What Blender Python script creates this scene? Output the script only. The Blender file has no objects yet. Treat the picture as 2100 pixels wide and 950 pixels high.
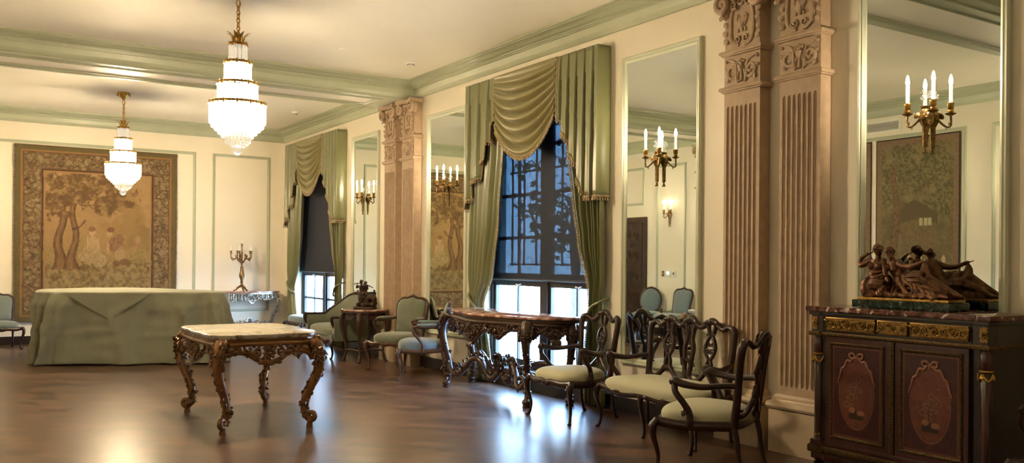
import bpy, math, random
from mathutils import Vector, Matrix, noise
PI = math.pi
sin, cos = math.sin, math.cos
V = Vector
SC = bpy.context.scene
COL = SC.collection

# ---------------------------------------------------------------- materials
def mat(name, color=(.5, .5, .5), rough=.5, metal=0., var=0., vscale=8., bump=0., bscale=40., color2=None,
        emit=None, estr=0., sheen=0., coat=0., spec=None, distort=0., detail=4., trans=0., ior=1.45, stretch=None, ramp=None):
    m = bpy.data.materials.new(name); m.use_nodes = True
    nt = m.node_tree; N = nt.nodes; L = nt.links
    b = N['Principled BSDF']
    b.inputs['Base Color'].default_value = (*color, 1); b.inputs['Roughness'].default_value = rough
    b.inputs['Metallic'].default_value = metal
    if spec is not None: b.inputs['Specular IOR Level'].default_value = spec
    if sheen: b.inputs['Sheen Weight'].default_value = sheen
    if coat: b.inputs['Coat Weight'].default_value = coat; b.inputs['Coat Roughness'].default_value = .12
    if trans: b.inputs['Transmission Weight'].default_value = trans; b.inputs['IOR'].default_value = ior
    if emit: b.inputs['Emission Color'].default_value = (*emit, 1); b.inputs['Emission Strength'].default_value = estr
    tc = None
    if var or color2 or bump:
        tc = N.new('ShaderNodeTexCoord'); mp = N.new('ShaderNodeMapping'); L.new(tc.outputs['Object'], mp.inputs[0])
        if stretch: mp.inputs['Scale'].default_value = stretch
    if var or color2:
        n = N.new('ShaderNodeTexNoise'); n.inputs['Scale'].default_value = vscale; n.inputs['Detail'].default_value = detail
        n.inputs['Distortion'].default_value = distort
        L.new(mp.outputs[0], n.inputs[0])
        r = N.new('ShaderNodeValToRGB'); L.new(n.outputs['Fac'], r.inputs[0])
        if ramp:
            e = r.color_ramp.elements
            e[0].position, e[0].color = ramp[0][0], (*ramp[0][1], 1)
            e[1].position, e[1].color = ramp[-1][0], (*ramp[-1][1], 1)
            for p, c in ramp[1:-1]:
                q = e.new(p); q.color = (*c, 1)
        else:
            c2 = color2 or tuple(x * (1 - var) for x in color)
            r.color_ramp.elements[0].position = .35; r.color_ramp.elements[1].position = .65
            r.color_ramp.elements[0].color = (*c2, 1); r.color_ramp.elements[1].color = (*color, 1)
        L.new(r.outputs[0], b.inputs['Base Color'])
    if bump:
        n2 = N.new('ShaderNodeTexNoise'); n2.inputs['Scale'].default_value = bscale; n2.inputs['Detail'].default_value = 5
        L.new(mp.outputs[0], n2.inputs[0])
        bp = N.new('ShaderNodeBump'); bp.inputs['Strength'].default_value = bump; bp.inputs['Distance'].default_value = .01
        L.new(n2.outputs['Fac'], bp.inputs['Height']); L.new(bp.outputs[0], b.inputs['Normal'])
    return m

def vcol_mat(name, rough=.9, bump=.3, bscale=300):
    m = mat(name, rough=rough, bump=bump, bscale=bscale)
    nt = m.node_tree; a = nt.nodes.new('ShaderNodeVertexColor'); a.layer_name = 'Col'
    nt.links.new(a.outputs[0], nt.nodes['Principled BSDF'].inputs['Base Color'])
    return m

# ---------------------------------------------------------------- mesh builder
class MB:
    def __init__(s): s.v = []; s.f = []; s.m = []; s.cur = 0; s.X = None
    def add(s, vs, fs):
        o = len(s.v)
        if s.X is not None: vs = [s.X @ V(p) for p in vs]
        s.v.extend([tuple(p) for p in vs]); s.f.extend([tuple(i + o for i in f) for f in fs]); s.m.extend([s.cur] * len(fs))
        return s
    def box(s, c, d, R=None):
        x, y, z = d[0] / 2, d[1] / 2, d[2] / 2
        vs = [V((i * x, j * y, k * z)) for i in (-1, 1) for j in (-1, 1) for k in (-1, 1)]
        if R is not None: vs = [R @ p for p in vs]
        vs = [p + V(c) for p in vs]
        return s.add(vs, [(0, 1, 3, 2), (4, 6, 7, 5), (0, 4, 5, 1), (2, 3, 7, 6), (0, 2, 6, 4), (1, 5, 7, 3)])
    def bx(s, x0, x1, y0, y1, z0, z1): return s.box(((x0 + x1) / 2, (y0 + y1) / 2, (z0 + z1) / 2), (abs(x1 - x0), abs(y1 - y0), abs(z1 - z0)))
    def grid(s, fn, nu, nv, wu=False, wv=False):
        vs = [fn(i / (nu if wu else nu - 1), j / (nv if wv else nv - 1)) for j in range(nv) for i in range(nu)]
        fs = []
        for j in range(nv if wv else nv - 1):
            for i in range(nu if wu else nu - 1):
                a = j * nu + i; b = j * nu + (i + 1) % nu; c = ((j + 1) % nv) * nu + (i + 1) % nu; d = ((j + 1) % nv) * nu + i
                fs.append((a, b, c, d))
        return s.add(vs, fs)
    def tube(s, path, r, n=8, closed=False, cap=True, flat=1., up=None, prof=None):
        P = [V(p) for p in path]; k = len(P)
        rr = r if isinstance(r, (list, tuple)) else [r] * k
        T = []
        for i in range(k):
            a = P[(i - 1) % k] if (closed or i > 0) else P[i]; b = P[(i + 1) % k] if (closed or i < k - 1) else P[i]
            t = (b - a)
            T.append(t.normalized() if t.length > 1e-9 else V((0, 0, 1)))
        u = V(up) if up is not None else (V((0, 0, 1)) if abs(T[0].z) < .9 else V((1, 0, 0)))
        vs = []
        for i in range(k):
            if up is not None: u = V(up)
            u = (u - T[i] * u.dot(T[i]))
            if u.length < 1e-6: u = T[i].orthogonal()
            u.normalize(); w = T[i].cross(u)
            if prof:
                for (a, b) in prof: vs.append(P[i] + (u * b + w * a) * rr[i])
            else:
                for j in range(n):
                    a = 2 * PI * j / n; vs.append(P[i] + (u * sin(a) * flat + w * cos(a)) * rr[i])
        if prof: n = len(prof)
        fs = []
        for i in range(k if closed else k - 1):
            for j in range(n):
                i2 = (i + 1) % k; j2 = (j + 1) % n
                fs.append((i * n + j, i * n + j2, i2 * n + j2, i2 * n + j))
        if cap and not closed:
            fs.append(tuple(range(n))[::-1]); fs.append(tuple((k - 1) * n + j for j in range(n)))
        return s.add(vs, fs)
    def lathe(s, prof, c=(0, 0, 0), n=16, axis=None, flute=0., nf=8):
        M = Matrix.Identity(3)
        if axis is not None: M = V((0, 0, 1)).rotation_difference(V(axis)).to_matrix()
        vs = []
        for (r, z) in prof:
            for j in range(n):
                a = 2 * PI * j / n; q = r * (1 + flute * cos(nf * a))
                vs.append(M @ V((q * cos(a), q * sin(a), z)) + V(c))
        fs = []
        for i in range(len(prof) - 1):
            for j in range(n):
                j2 = (j + 1) % n; fs.append((i * n + j, i * n + j2, (i + 1) * n + j2, (i + 1) * n + j))
        if prof[0][0] > 1e-5: fs.append(tuple(range(n))[::-1])
        if prof[-1][0] > 1e-5: fs.append(tuple((len(prof) - 1) * n + j for j in range(n)))
        return s.add(vs, fs)
    def ball(s, c, r, n=10, m=7, R=None):
        r = (r, r, r) if not isinstance(r, (tuple, list)) else r
        c = V(c); vs = []; fs = []
        def T(p):
            p = V((p[0] * r[0], p[1] * r[1], p[2] * r[2]))
            return (R @ p if R is not None else p) + c
        vs.append(T((0, 0, -1)))
        for i in range(1, m):
            t = -PI / 2 + PI * i / m
            for j in range(n):
                a = 2 * PI * j / n; vs.append(T((cos(t) * cos(a), cos(t) * sin(a), sin(t))))
        vs.append(T((0, 0, 1)))
        for j in range(n):
            j2 = (j + 1) % n
            fs.append((0, 1 + j2, 1 + j)); fs.append((len(vs) - 1, 1 + (m - 2) * n + j, 1 + (m - 2) * n + j2))
            for i in range(m - 2): fs.append((1 + i * n + j, 1 + i * n + j2, 1 + (i + 1) * n + j2, 1 + (i + 1) * n + j))
        return s.add(vs, fs)
    def prism(s, poly, z0, z1, T=None, bev=0.):
        # polygon (list of 2d) extruded along local z; T maps (a,b,h)->3d
        T = T or (lambda a, b, h: (a, b, h)); n = len(poly)
        cx = sum(p[0] for p in poly) / n; cy = sum(p[1] for p in poly) / n
        rings = [(z0, 0), (z1, 0)]
        if bev: rings = [(z0, bev), (z0 + bev * .3, bev * .3), (z0 + bev, 0), (z1 - bev, 0), (z1 - bev * .3, bev * .3), (z1, bev)]
        vs = []
        for (h, d) in rings:
            for (a, b) in poly:
                l = math.hypot(a - cx, b - cy) or 1; k = 1 - d / l
                vs.append(T(cx + (a - cx) * k, cy + (b - cy) * k, h))
        fs = []
        for i in range(len(rings) - 1):
            for j in range(n): j2 = (j + 1) % n; fs.append((i * n + j, i * n + j2, (i + 1) * n + j2, (i + 1) * n + j))
        fs.append(tuple(range(n))[::-1]); fs.append(tuple((len(rings) - 1) * n + j for j in range(n)))
        return s.add(vs, fs)
    def sweep(s, prof, path, closed=False, normal=None):
        # prof: (offset, height) ; path 3d; 'normal' = height direction; offset direction = normal x tangent, mitred
        P = [V(p) for p in path]; k = len(P); nrm = V(normal).normalized(); n = len(prof); vs = []
        for i in range(k):
            d0 = (P[i] - P[(i - 1) % k]).normalized() if (closed or i > 0) else None
            d1 = (P[(i + 1) % k] - P[i]).normalized() if (closed or i < k - 1) else None
            d0 = d0 or d1; d1 = d1 or d0
            a = nrm.cross(d0).normalized(); b = nrm.cross(d1).normalized()
            mi = (a + b).normalized(); q = 1 / max(.2, mi.dot(a))
            for (o, h) in prof: vs.append(P[i] + mi * (o * q) + nrm * h)
        fs = []
        for i in range(k if closed else k - 1):
            for j in range(n): i2 = (i + 1) % k; j2 = (j + 1) % n; fs.append((i * n + j, i * n + j2, i2 * n + j2, i2 * n + j))
        if not closed: fs.append(tuple(range(n))[::-1]); fs.append(tuple((k - 1) * n + j for j in range(n)))
        return s.add(vs, fs)
    def build(s, name, mats, parent=None, smooth=50, loc=None, rz=0, recalc=True):
        me = bpy.data.meshes.new(name); me.from_pydata(s.v, [], s.f)
        mats = mats if isinstance(mats, (list, tuple)) else [mats]
        for m in mats: me.materials.append(m)
        if any(s.m): me.polygons.foreach_set('material_index', s.m)
        me.update()
        if recalc:
            import bmesh
            b = bmesh.new(); b.from_mesh(me); bmesh.ops.recalc_face_normals(b, faces=b.faces); b.to_mesh(me); b.free()
        if smooth:
            me.polygons.foreach_set('use_smooth', [True] * len(me.polygons))
            if smooth < 180: me.set_sharp_from_angle(angle=math.radians(smooth))
        o = bpy.data.objects.new(name, me); COL.objects.link(o)
        if parent: o.parent = parent
        if loc: o.location = loc
        if rz: o.rotation_euler.z = rz
        return o

def tag(o, label, cat, group=None, kind=None):
    if label: o['label'] = label
    if cat: o['category'] = cat
    if group: o['group'] = group
    if kind: o['kind'] = kind
    return o
def thing(name, label, cat, loc=(0, 0, 0), rz=0., group=None):
    o = bpy.data.objects.new(name, None); COL.objects.link(o); o.location = loc; o.rotation_euler.z = rz
    o.empty_display_size = .1
    return tag(o, label, cat, group)
def struct(o, label=None):
    o['kind'] = 'structure'
    if label: o['label'] = label
    return o
def kids(o): return [c for c in bpy.data.objects if c.parent == o]
def dup(o, loc=None, rz=None, label=None, group=None, parent=None):
    c = o.copy(); COL.objects.link(c)
    if parent: c.parent = parent
    if loc is not None: c.location = loc
    if rz is not None: c.rotation_euler.z = rz
    if label: c['label'] = label
    if group: c['group'] = group
    for k in kids(o): dup(k, parent=c)
    return c

# ---------------------------------------------------------------- curve helpers
def spl(pts, k=6, closed=False):
    P = [V(p) for p in pts]; n = len(P); out = []
    for i in range(n if closed else n - 1):
        g = (lambda j: P[j % n]) if closed else (lambda j: P[max(0, min(n - 1, j))])
        a, b, c, d = g(i - 1), g(i), g(i + 1), g(i + 2)
        for q in range(k):
            t = q / k
            out.append(.5 * ((2 * b) + (c - a) * t + (2 * a - 5 * b + 4 * c - d) * t * t + (3 * b - a - 3 * c + d) * t ** 3))
    if not closed: out.append(P[-1])
    return out
def lerpr(vals, n):
    out = []
    for i in range(n):
        t = i / (n - 1) * (len(vals) - 1); j = min(int(t), len(vals) - 2); out.append(vals[j] + (vals[j + 1] - vals[j]) * (t - j))
    return out
def stube(mb, pts, rad, k=6, n=8, flat=1., up=None, closed=False):
    P = spl(pts, k, closed); mb.tube(P, lerpr(rad if isinstance(rad, (list, tuple)) else [rad, rad], len(P)), n, closed=closed, flat=flat, up=up)
def spiral(c, ex, ey, r0, turns=1.3, a0=0., n=16, r1=.12, tail=None):
    c = V(c); ex = V(ex); ey = V(ey); out = []
    for i in range(n):
        t = i / (n - 1); r = r0 * (1 - t * (1 - r1)); a = a0 + turns * 2 * PI * t
        out.append(c + (ex * cos(a) + ey * sin(a)) * r)
    return out
def stub(mb, pts, rad, *a, **k): stube(mb, pts, [r * 1.2 for r in rad] if isinstance(rad, (list, tuple)) else rad * 1.2, *a, **k)
def cscroll(mb, c, ex, ey, r, th, turns=1.25, a0=0., n=14, ns=6):
    P = spiral(c, ex, ey, r, turns, a0, n); mb.tube(P, [th * (1 - .55 * i / (n - 1)) for i in range(n)], ns)
    mb.ball(P[-1], th * 1.1, 6, 4)
def leaf(mb, base, d, up, L, w, th=.3):
    # small curled acanthus leaf: lobed ellipsoid strip
    d = V(d).normalized(); up = V(up); up = (up - d * up.dot(d)).normalized(); sd = d.cross(up)
    P = [V(base) + d * (L * .85 * (t - .25 * t * t * t)) + up * (L * (.10 * sin(PI * t) + .22 * t * t)) for t in (0, .25, .5, .75, 1)]
    mb.tube(P, [w * .45, w * 1.0, w * .95, w * .6, w * .16], 6, flat=max(th, .36), up=up)
def encrust(mb, path, r, step, rng, size=.018, side=None):
    # carved leaf and scroll ornament along a path
    P = [V(p) for p in path]; acc = 0
    for i in range(1, len(P)):
        seg = P[i] - P[i - 1]; acc += seg.length
        if acc < step: continue
        acc = 0; t = seg.normalized(); u = t.orthogonal().normalized()
        rad = r[i] if isinstance(r, list) else r
        for q in range(2):
            a = rng.uniform(0, 2 * PI); w = (Matrix.Rotation(a, 3, t) @ u)
            s = size * rng.uniform(.7, 1.3)
            if rng.random() < .45: cscroll(mb, P[i] + w * rad * .95, t, w, s, s * .42, 1.1, rng.uniform(0, 6), 9, 5)
            elif rng.random() < .6: leaf(mb, P[i] + w * rad * .6, (t * rng.choice((-1, 1)) + w * .9), w, s * 2., s * .6)
            else: leaf(mb, P[i] + w * rad * .75, t * rng.choice((-1, 1)) * 1.6 + w * .5, w, s * 2.6, s * .8)
def rosette(mb, c, ex, ey, ez, r, n=6):
    c = V(c); ex, ey, ez = V(ex), V(ey), V(ez)
    mb.ball(c + ez * r * .3, r * .32, 6, 4)
    for i in range(n):
        a = 2 * PI * i / n; d = ex * cos(a) + ey * sin(a)
        R = Matrix((d, ez.cross(d), ez)).transposed()
        mb.ball(c + d * r * .6, (r * .42, r * .28, r * .2), 6, 4, R)
def pillow(mb, w, d, z0, h, front=None, n=22, m=16, p=3.2, dome=.5, cx=0, cy=0, taper=1.):
    # upholstered seat pad: superellipse outline, domed top; taper = rear width factor; +y is the front
    def fn(u, v):
        a = 2 * PI * u; ca, sa = cos(a), sin(a)
        x = abs(ca) ** (2 / p) * (1 if ca > 0 else -1); y = abs(sa) ** (2 / p) * (1 if sa > 0 else -1)
        if v < .35: k = 1 - .035 * (1 - v / .35) ** 2; z = z0 + h * .5 * (v / .35)
        else: t = (v - .35) / .65; k = cos(t * PI / 2) ** .55 if t < 1 else 0; z = z0 + h * .5 + h * .5 * (1 - (1 - t) ** 2.2) + dome * h * sin(t * PI / 2) * .6
        wx = w / 2 * (taper + (1 - taper) * (y + 1) / 2)
        return (cx + x * wx * k, cy + y * d / 2 * k, z)
    mb.grid(fn, n, m, wu=True)
    return mb
WORLD_STR = 17.0; EXPO = 1.6
# ================================================================= SETTING
XL, XR, YF, YB, ZC, ZB = -1.07, 5.57, -.55, 16.83, 3.95, 3.73
M_wall = mat('wall_paint', (.80, .73, .59), .55, var=.03, vscale=3, bump=.04, bscale=180)
M_ceil = mat('ceiling_paint', (.88, .83, .70), .6, var=.03, vscale=1.5)
M_green = mat('sage_trim_paint', (.43, .455, .325), .38, var=.04, vscale=6)
M_greenl = mat('pale_green_frame', (.58, .60, .46), .3, var=.03, vscale=6)
M_cream = mat('cream_panel', (.82, .76, .64), .45)
M_dark = mat('dark_baseboard', (.018, .013, .010), .35)
def floor_mat():
    m = bpy.data.materials.new('parquet'); m.use_nodes = True; nt = m.node_tree; N = nt.nodes; L = nt.links; b = N['Principled BSDF']
    tc = N.new('ShaderNodeTexCoord'); mp = N.new('ShaderNodeMapping'); mp.inputs['Rotation'].default_value = (0, 0, math.radians(45))
    L.new(tc.outputs['Object'], mp.inputs[0])
    br = N.new('ShaderNodeTexBrick'); br.inputs['Scale'].default_value = 1.; br.inputs['Brick Width'].default_value = .30; br.inputs['Row Height'].default_value = .15
    br.inputs['Mortar Size'].default_value = .003; br.inputs['Mortar Smooth'].default_value = .0
    br.inputs['Color1'].default_value = (.170, .082, .046, 1); br.inputs['Color2'].default_value = (.060, .029, .018, 1); br.inputs['Mortar'].default_value = (.035, .016, .010, 1)
    L.new(mp.outputs[0], br.inputs[0])
    n1 = N.new('ShaderNodeTexNoise'); n1.inputs['Scale'].default_value = 2.2; n1.inputs['Detail'].default_value = 6; L.new(tc.outputs['Object'], n1.inputs[0])
    mx = N.new('ShaderNodeMixRGB'); mx.blend_type = 'MULTIPLY'; mx.inputs[0].default_value = .35; L.new(br.outputs['Color'], mx.inputs[1]); L.new(n1.outputs['Fac'], mx.inputs[2])
    n3 = N.new('ShaderNodeTexNoise'); n3.inputs['Scale'].default_value = 30; n3.inputs['Detail'].default_value = 2
    mp3 = N.new('ShaderNodeMapping'); mp3.inputs['Scale'].default_value = (1, .12, 1); L.new(mp.outputs[0], mp3.inputs[0]); L.new(mp3.outputs[0], n3.inputs[0])
    mx2 = N.new('ShaderNodeMixRGB'); mx2.blend_type = 'MULTIPLY'; mx2.inputs[0].default_value = .2; L.new(mx.outputs[0], mx2.inputs[1]); L.new(n3.outputs['Fac'], mx2.inputs[2])
    L.new(mx2.outputs[0], b.inputs['Base Color'])
    mr = N.new('ShaderNodeMapRange'); mr.inputs['To Min'].default_value = .276; mr.inputs['To Max'].default_value = .31
    n2 = N.new('ShaderNodeTexNoise'); n2.inputs['Scale'].default_value = 5; n2.inputs['Detail'].default_value = 5; L.new(tc.outputs['Object'], n2.inputs[0])
    L.new(mx2.outputs[0], mr.inputs['Value']); mr.inputs['From Min'].default_value = .01; mr.inputs['From Max'].default_value = .06; L.new(mr.outputs[0], b.inputs['Roughness'])
    bp = N.new('ShaderNodeBump'); bp.inputs['Strength'].default_value = .02; bp.inputs['Distance'].default_value = .004
    ad = N.new('ShaderNodeMath'); ad.operation = 'MULTIPLY'; ad.inputs[1].default_value = -.5; L.new(br.outputs['Fac'], ad.inputs[0]); L.new(ad.outputs[0], bp.inputs['Height'])
    b.inputs['Specular IOR Level'].default_value = .5
    return m
M_floor = floor_mat()
struct(MB().bx(XL - .2, XR + .4, YF - .2, YB + .2, -.1, 0).build('floor', M_floor, smooth=0), 'polished brown parquet floor of the salon')
struct(MB().bx(XL - .2, XR + .4, YF - .2, YB + .2, ZC, ZC + .1).build('ceiling', M_ceil, smooth=0), 'cream plaster ceiling')
struct(MB().bx(XL - .2, XR + .4, YB, YB + .2, 0, ZC).build('wall_back', M_wall, smooth=0), 'cream far wall with moulded panels')
struct(MB().bx(XL - .2, XR + .4, YF - .2, YF, 0, ZC).build('wall_front', M_wall, smooth=0))
struct(MB().bx(XL - .2, XL, YF, YB, 0, ZC).build('wall_left', M_wall, smooth=0))
WIN = [(8.15, 6.98, 9.32), (15.0, 13.83, 16.17)]; WZ0, WZ1 = .2, 3.25
mb = MB(); yy = YF
for (c, a, b) in WIN:
    mb.bx(XR, XR + .35, yy, a, 0, ZC); mb.bx(XR, XR + .35, a, b, 0, WZ0); mb.bx(XR, XR + .35, a, b, WZ1, ZC); yy = b
mb.bx(XR, XR + .35, yy, YB, 0, ZC)
struct(mb.build('wall_right', M_wall, smooth=0), 'cream window wall on the right')
# crown moulding round each bay, and the beams between
CP = [(0, 0), (.022, 0), (.055, .038), (.058, .052), (.072, .108), (.088, .112), (.088, .124), (.102, .128), (.102, .142), (.118, .146), (.135, .165), (.165, .182), (.198, .19), (.2, .2), (.222, .202), (.222, .2205), (0, .2205)]
BEAMS = [(4.32, 5.14), (11.18, 12.0)]
bays = [(YF, 4.32), (5.14, 11.18), (12.0, YB)]
for i, (a, b) in enumerate(bays):
    m = MB().sweep(CP, [(XL, a, ZB), (XR, a, ZB), (XR, b, ZB), (XL, b, ZB)], True, (0, 0, 1))
    struct(m.build('trim_%d' % (i + 1), M_green, smooth=35), 'sage green crown moulding round a ceiling bay')
for i, (a, b) in enumerate(BEAMS):
    bm = struct(MB().bx(XL, XR, a, b, ZB, ZC).build('trim_%d' % (i + 4), M_cream, smooth=0), 'sage green ceiling beam with a panelled underside')
    m = MB(); e = .0
    m.bx(XL, XR, a, a + .13, ZB - .018, ZB); m.bx(XL, XR, b - .13, b, ZB - .018, ZB)
    m.bx(XL, XL + .45, a + .13, b - .13, ZB - .018, ZB); m.bx(XR - .45, XR, a + .13, b - .13, ZB - .018, ZB)
    m.sweep([(0, 0), (.012, 0), (.02, .014), (.04, .02), (.05, .034), (0, .034)], [(XL + .45, a + .13, ZB - .034), (XR - .45, a + .13, ZB - .034), (XR - .45, b - .13, ZB - .034), (XL + .45, b - .13, ZB - .034)], True, (0, 0, 1))
    m.build('soffit_frame', M_green, bm, smooth=30)
# baseboards
struct(MB().bx(XL, XR, YB - .025, YB, 0, .14).build('baseboard_back', M_dark, smooth=0))
struct(MB().bx(XR - .025, XR, YF, YB - .025, 0, .14).build('baseboard_right', M_dark, smooth=0))
struct(MB().bx(XL, XL + .025, YF, YB - .025, 0, .14).build('baseboard_left', M_dark, smooth=0))
# wall panel mouldings
PP = [(0, 0), (0, .012), (-.008, .022), (-.02, .024), (-.03, .014), (-.045, .012), (-.05, .006), (-.05, 0)]
tn = [6]
def panel_back(x0, x1, z0, z1):
    m = MB().sweep(PP, [(x0, YB, z0), (x0, YB, z1), (x1, YB, z1), (x1, YB, z0)], True, (0, -1, 0))
    struct(m.build('trim_%d' % tn[0], M_green, smooth=30), 'sage green panel moulding on the far wall'); tn[0] += 1
def panel_left(y0, y1, z0, z1):
    m = MB().sweep(PP, [(XL, y0, z0), (XL, y0, z1), (XL, y1, z1), (XL, y1, z0)], True, (1, 0, 0))
    struct(m.build('trim_%d' % tn[0], M_green, smooth=30), 'sage green panel moulding on the left wall'); tn[0] += 1
panel_back(4.19, 5.27, .47, 3.43); panel_back(.27, 3.89, .47, 3.43); panel_back(-.95, -.02, .47, 3.43)
for (a, b, z0, z1) in [(12.62, 13.46, .47, 3.43), (13.84, 15.2, 2.65, 3.43), (15.6, 16.5, .47, 3.43), (7.0, 9.95, .47, 3.43), (5.5, 6.64, .47, 3.43), (10.3, 11.0, .47, 3.43), (.4, 3.9, .47, 3.43)]: panel_left(a, b, z0, z1)
# door on the left wall, seen in the mirrors
M_door = mat('carved_door_wood', (.045, .022, .014), .4, var=.5, vscale=9)
m = MB(); m.bx(XL, XL + .05, 13.74, 13.84, 0, 2.40); m.bx(XL, XL + .05, 15.2, 15.3, 0, 2.40); m.bx(XL, XL + .05, 13.84, 15.2, 2.30, 2.40); m.bx(XL, XL + .03, 13.84, 15.2, 0, 2.30)
d = struct(m.build('door_1', M_door, smooth=0), 'dark carved wooden double door')
for s, y0 in ((0, 13.86), (1, 14.53)):
    m = MB(); m.bx(XL + .03, XL + .045, y0, y0 + .65, .05, 2.27)
    for k in range(5):
        zc = .35 + k * .42
        for sg in (-1, 1): cscroll(m, (XL + .05, y0 + .325 + sg * .12, zc), (0, 1, 0), (0, 0, sg), .11, .014, 1.4, 1, 14, 5)
        rosette(m, (XL + .05, y0 + .325, zc + .2), (0, 1, 0), (0, 0, 1), (1, 0, 0), .05)
    m.build('carved_leaf', M_door, d)

# ================================================================= PILASTERS
M_pil = mat('pink_terracotta_stone', (.45, .32, .21), .6, var=.14, vscale=14, bump=.12, bscale=60)
M_base = mat('pilaster_base_paint', (.56, .43, .29), .5, var=.08, vscale=9)
def pilaster(yc, label):
    X0 = 5.45; hw = .19
    t = thing('pilaster', label, 'pilaster', (XR - .004, yc, 0), group='carved pilasters on the window wall')
    f = X0 - XR                                        # front face in local x (negative = into the room)
    m = MB(); m.bx(f - .05, 0, -.235, .235, .0, .325); m.build('plinth', M_base, t, smooth=0)
    m = MB()
    prof = [(-.02, .325), (-.055, .335), (-.066, .355), (-.058, .385), (-.035, .395), (-.03, .405), (-.03, .42), (-.018, .425), (-.012, .44), (0, .445)]
    for i in range(len(prof) - 1):
        (a, z0), (b, z1) = prof[i], prof[i + 1]
        vs = []
        for (o, z) in ((a, z0), (b, z1)): vs += [(0, -hw + o, z), (f + o, -hw + o, z), (f + o, hw - o, z), (0, hw - o, z)]
        m.add(vs, [(0, 1, 5, 4), (1, 2, 6, 5), (2, 3, 7, 6)])
    m.build('base_moulding', M_base, t, smooth=35)
    # fluted shaft
    zs = [(.445, 0), (.50, 0), (.506, .5), (.52, .85), (.545, 1), (2.70, 1), (2.725, .85), (2.74, .5), (2.746, 0), (2.86, 0)]
    nf = 7; w = 2 * hw; mg = .022; fw = (w - 2 * mg) / nf; m = MB()
    def row(z, k):
        r = [(0, -hw, z), (f, -hw, z)]
        for i in range(nf):
            a = -hw + mg + i * fw + .006; b = a + fw - .012; c = (a + b) / 2; h = (b - a) / 2
            for q in range(7):
                an = PI * q / 6; r.append((f + .016 * k * sin(an) ** .8, c - h * cos(an) * (.25 + .75 * min(1, k * 1.1) if k < 1 else 1), z))
        return r + [(f, hw, z), (0, hw, z)]
    rows = [row(z, k) for z, k in zs]; n = len(rows[0])
    m.add([p for r in rows for p in r], [(i * n + j, i * n + j + 1, (i + 1) * n + j + 1, (i + 1) * n + j) for i in range(len(rows) - 1) for j in range(n - 1)])
    m.build('fluted_shaft', M_pil, t, smooth=30)
    def band(z):
        m = MB()
        P = [(0, z), (.018, z + .003), (.018, z + .012), (.03, z + .016), (.036, z + .03), (.03, z + .044), (.014, z + .05), (0, z + .055)]
        for i in range(len(P) - 1):
            vs = []
            for (o, zz) in (P[i], P[i + 1]): vs += [(0, -hw - o, zz), (f - o, -hw - o, zz), (f - o, hw + o, zz), (0, hw + o, zz)]
            m.add(vs, [(0, 1, 5, 4), (1, 2, 6, 5), (2, 3, 7, 6)])
        return m
    band(2.86).build('necking_band', M_pil, t, smooth=40)
    # frieze with urn and two scrolls
    m = MB(); m.bx(f, 0, -hw, hw, 2.915, 3.16)
    zc = 3.035; F = f - .004
    for s in (-1, 1):
        P = spiral((F, s * .095, zc - .01), (0, s, 0), (0, 0, 1), .075, 1.6, 2.2, 26, .15)
        m.tube(P, lerpr([.008, .016, .014, .010], 26), 6, up=(1, 0, 0), flat=.9)
        stube(m, [(F, s * .03, 2.935), (F, s * .05, 2.96), (F, s * .06, zc + .05), (F, s * .11, zc + .085), (F, s * .16, zc + .10)], [.012, .016, .012, .01, .008], up=(1, 0, 0))
        m.ball((F, s * .165, zc + .085), .016, 6, 4)
        leaf(m, (F, s * .12, zc - .07), (0, s, -.2), (-1, 0, 0), .06, .022); leaf(m, (F, s * .16, zc), (0, .3 * s, 1), (-1, 0, 0), .05, .018)
    m.lathe([(0, -.10), (.03, -.10), (.012, -.085), (.012, -.02), (.03, .0), (.036, .03), (.02, .04), (.03, .055), (0, .06)], (F, 0, zc), 10)
    for k in range(5): m.ball((F - .008, (k - 2) * .018, zc + .075 - abs(k - 2) * .008), .014, 6, 4)
    m.build('carved_frieze', M_pil, t, smooth=60)
    band(3.16).build('upper_band', M_pil, t, smooth=40)
    # capital: flat body, cartouche, acanthus and corner volutes
    m = MB(); m.bx(f, 0, -hw + .005, hw - .005, 3.215, 3.66)
    for s in (-1, 1):
        stube(m, [(F, s * .03, 3.235), (F, s * .075, 3.245), (F, s * .115, 3.30), (F, s * .12, 3.45), (F, s * .10, 3.55), (F, s * .12, 3.62)], [.012, .016, .018, .018, .016, .012], up=(1, 0, 0), flat=.8)
        m.tube(spiral((F - .004, s * .045, 3.285), (0, s, 0), (0, 0, -1), .036, 1.3, 0, 16, .2), .009, 6)
        for k in range(4): leaf(m, (F, s * (.158 + .01 * (k % 2)), 3.26 + k * .07), (0, s * .35, 1), (-1, 0, 0), .075, .026)
        # corner volute
        m.tube(spiral((F - .04, s * .175, 3.585), (0, -s, 0), (0, 0, 1), .075, 1.55, PI / 2, 26, .12), lerpr([.026, .026, .02, .014], 26), 8, up=(1, 0, 0), flat=1.3)
        m.tube(spiral((F - .0, s * .175, 3.585), (0, -s, 0), (0, 0, 1), .075, 1.55, PI / 2, 26, .12), lerpr([.03, .026, .02, .014], 26), 8, up=(1, 0, 0), flat=1.6)
        m.ball((F - .05, s * .175, 3.585), .022, 8, 5)
        leaf(m, (F - .02, s * .19, 3.51), (0, s * .2, -1), (-1, 0, 0), .08, .03, .4)
    for sx in (0, -.05):
        for k in range(3): leaf(m, (F + .02 + sx, -.05 + .05 * k, 3.60), (0, (k - 1) * .5, 1), (-1, 0, 0), .07, .03)
    # fleur inside the cartouche
    for s in (-1, 1):
        stube(m, [(F, 0, 3.36), (F, s * .03, 3.40), (F, s * .05, 3.44), (F, s * .04, 3.48), (F, s * .02, 3.46)], [.008, .014, .012, .01, .006], up=(1, 0, 0))
        stube(m, [(F, 0, 3.39), (F, s * .035, 3.365), (F, s * .04, 3.34)], [.008, .011, .006], up=(1, 0, 0))
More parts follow.
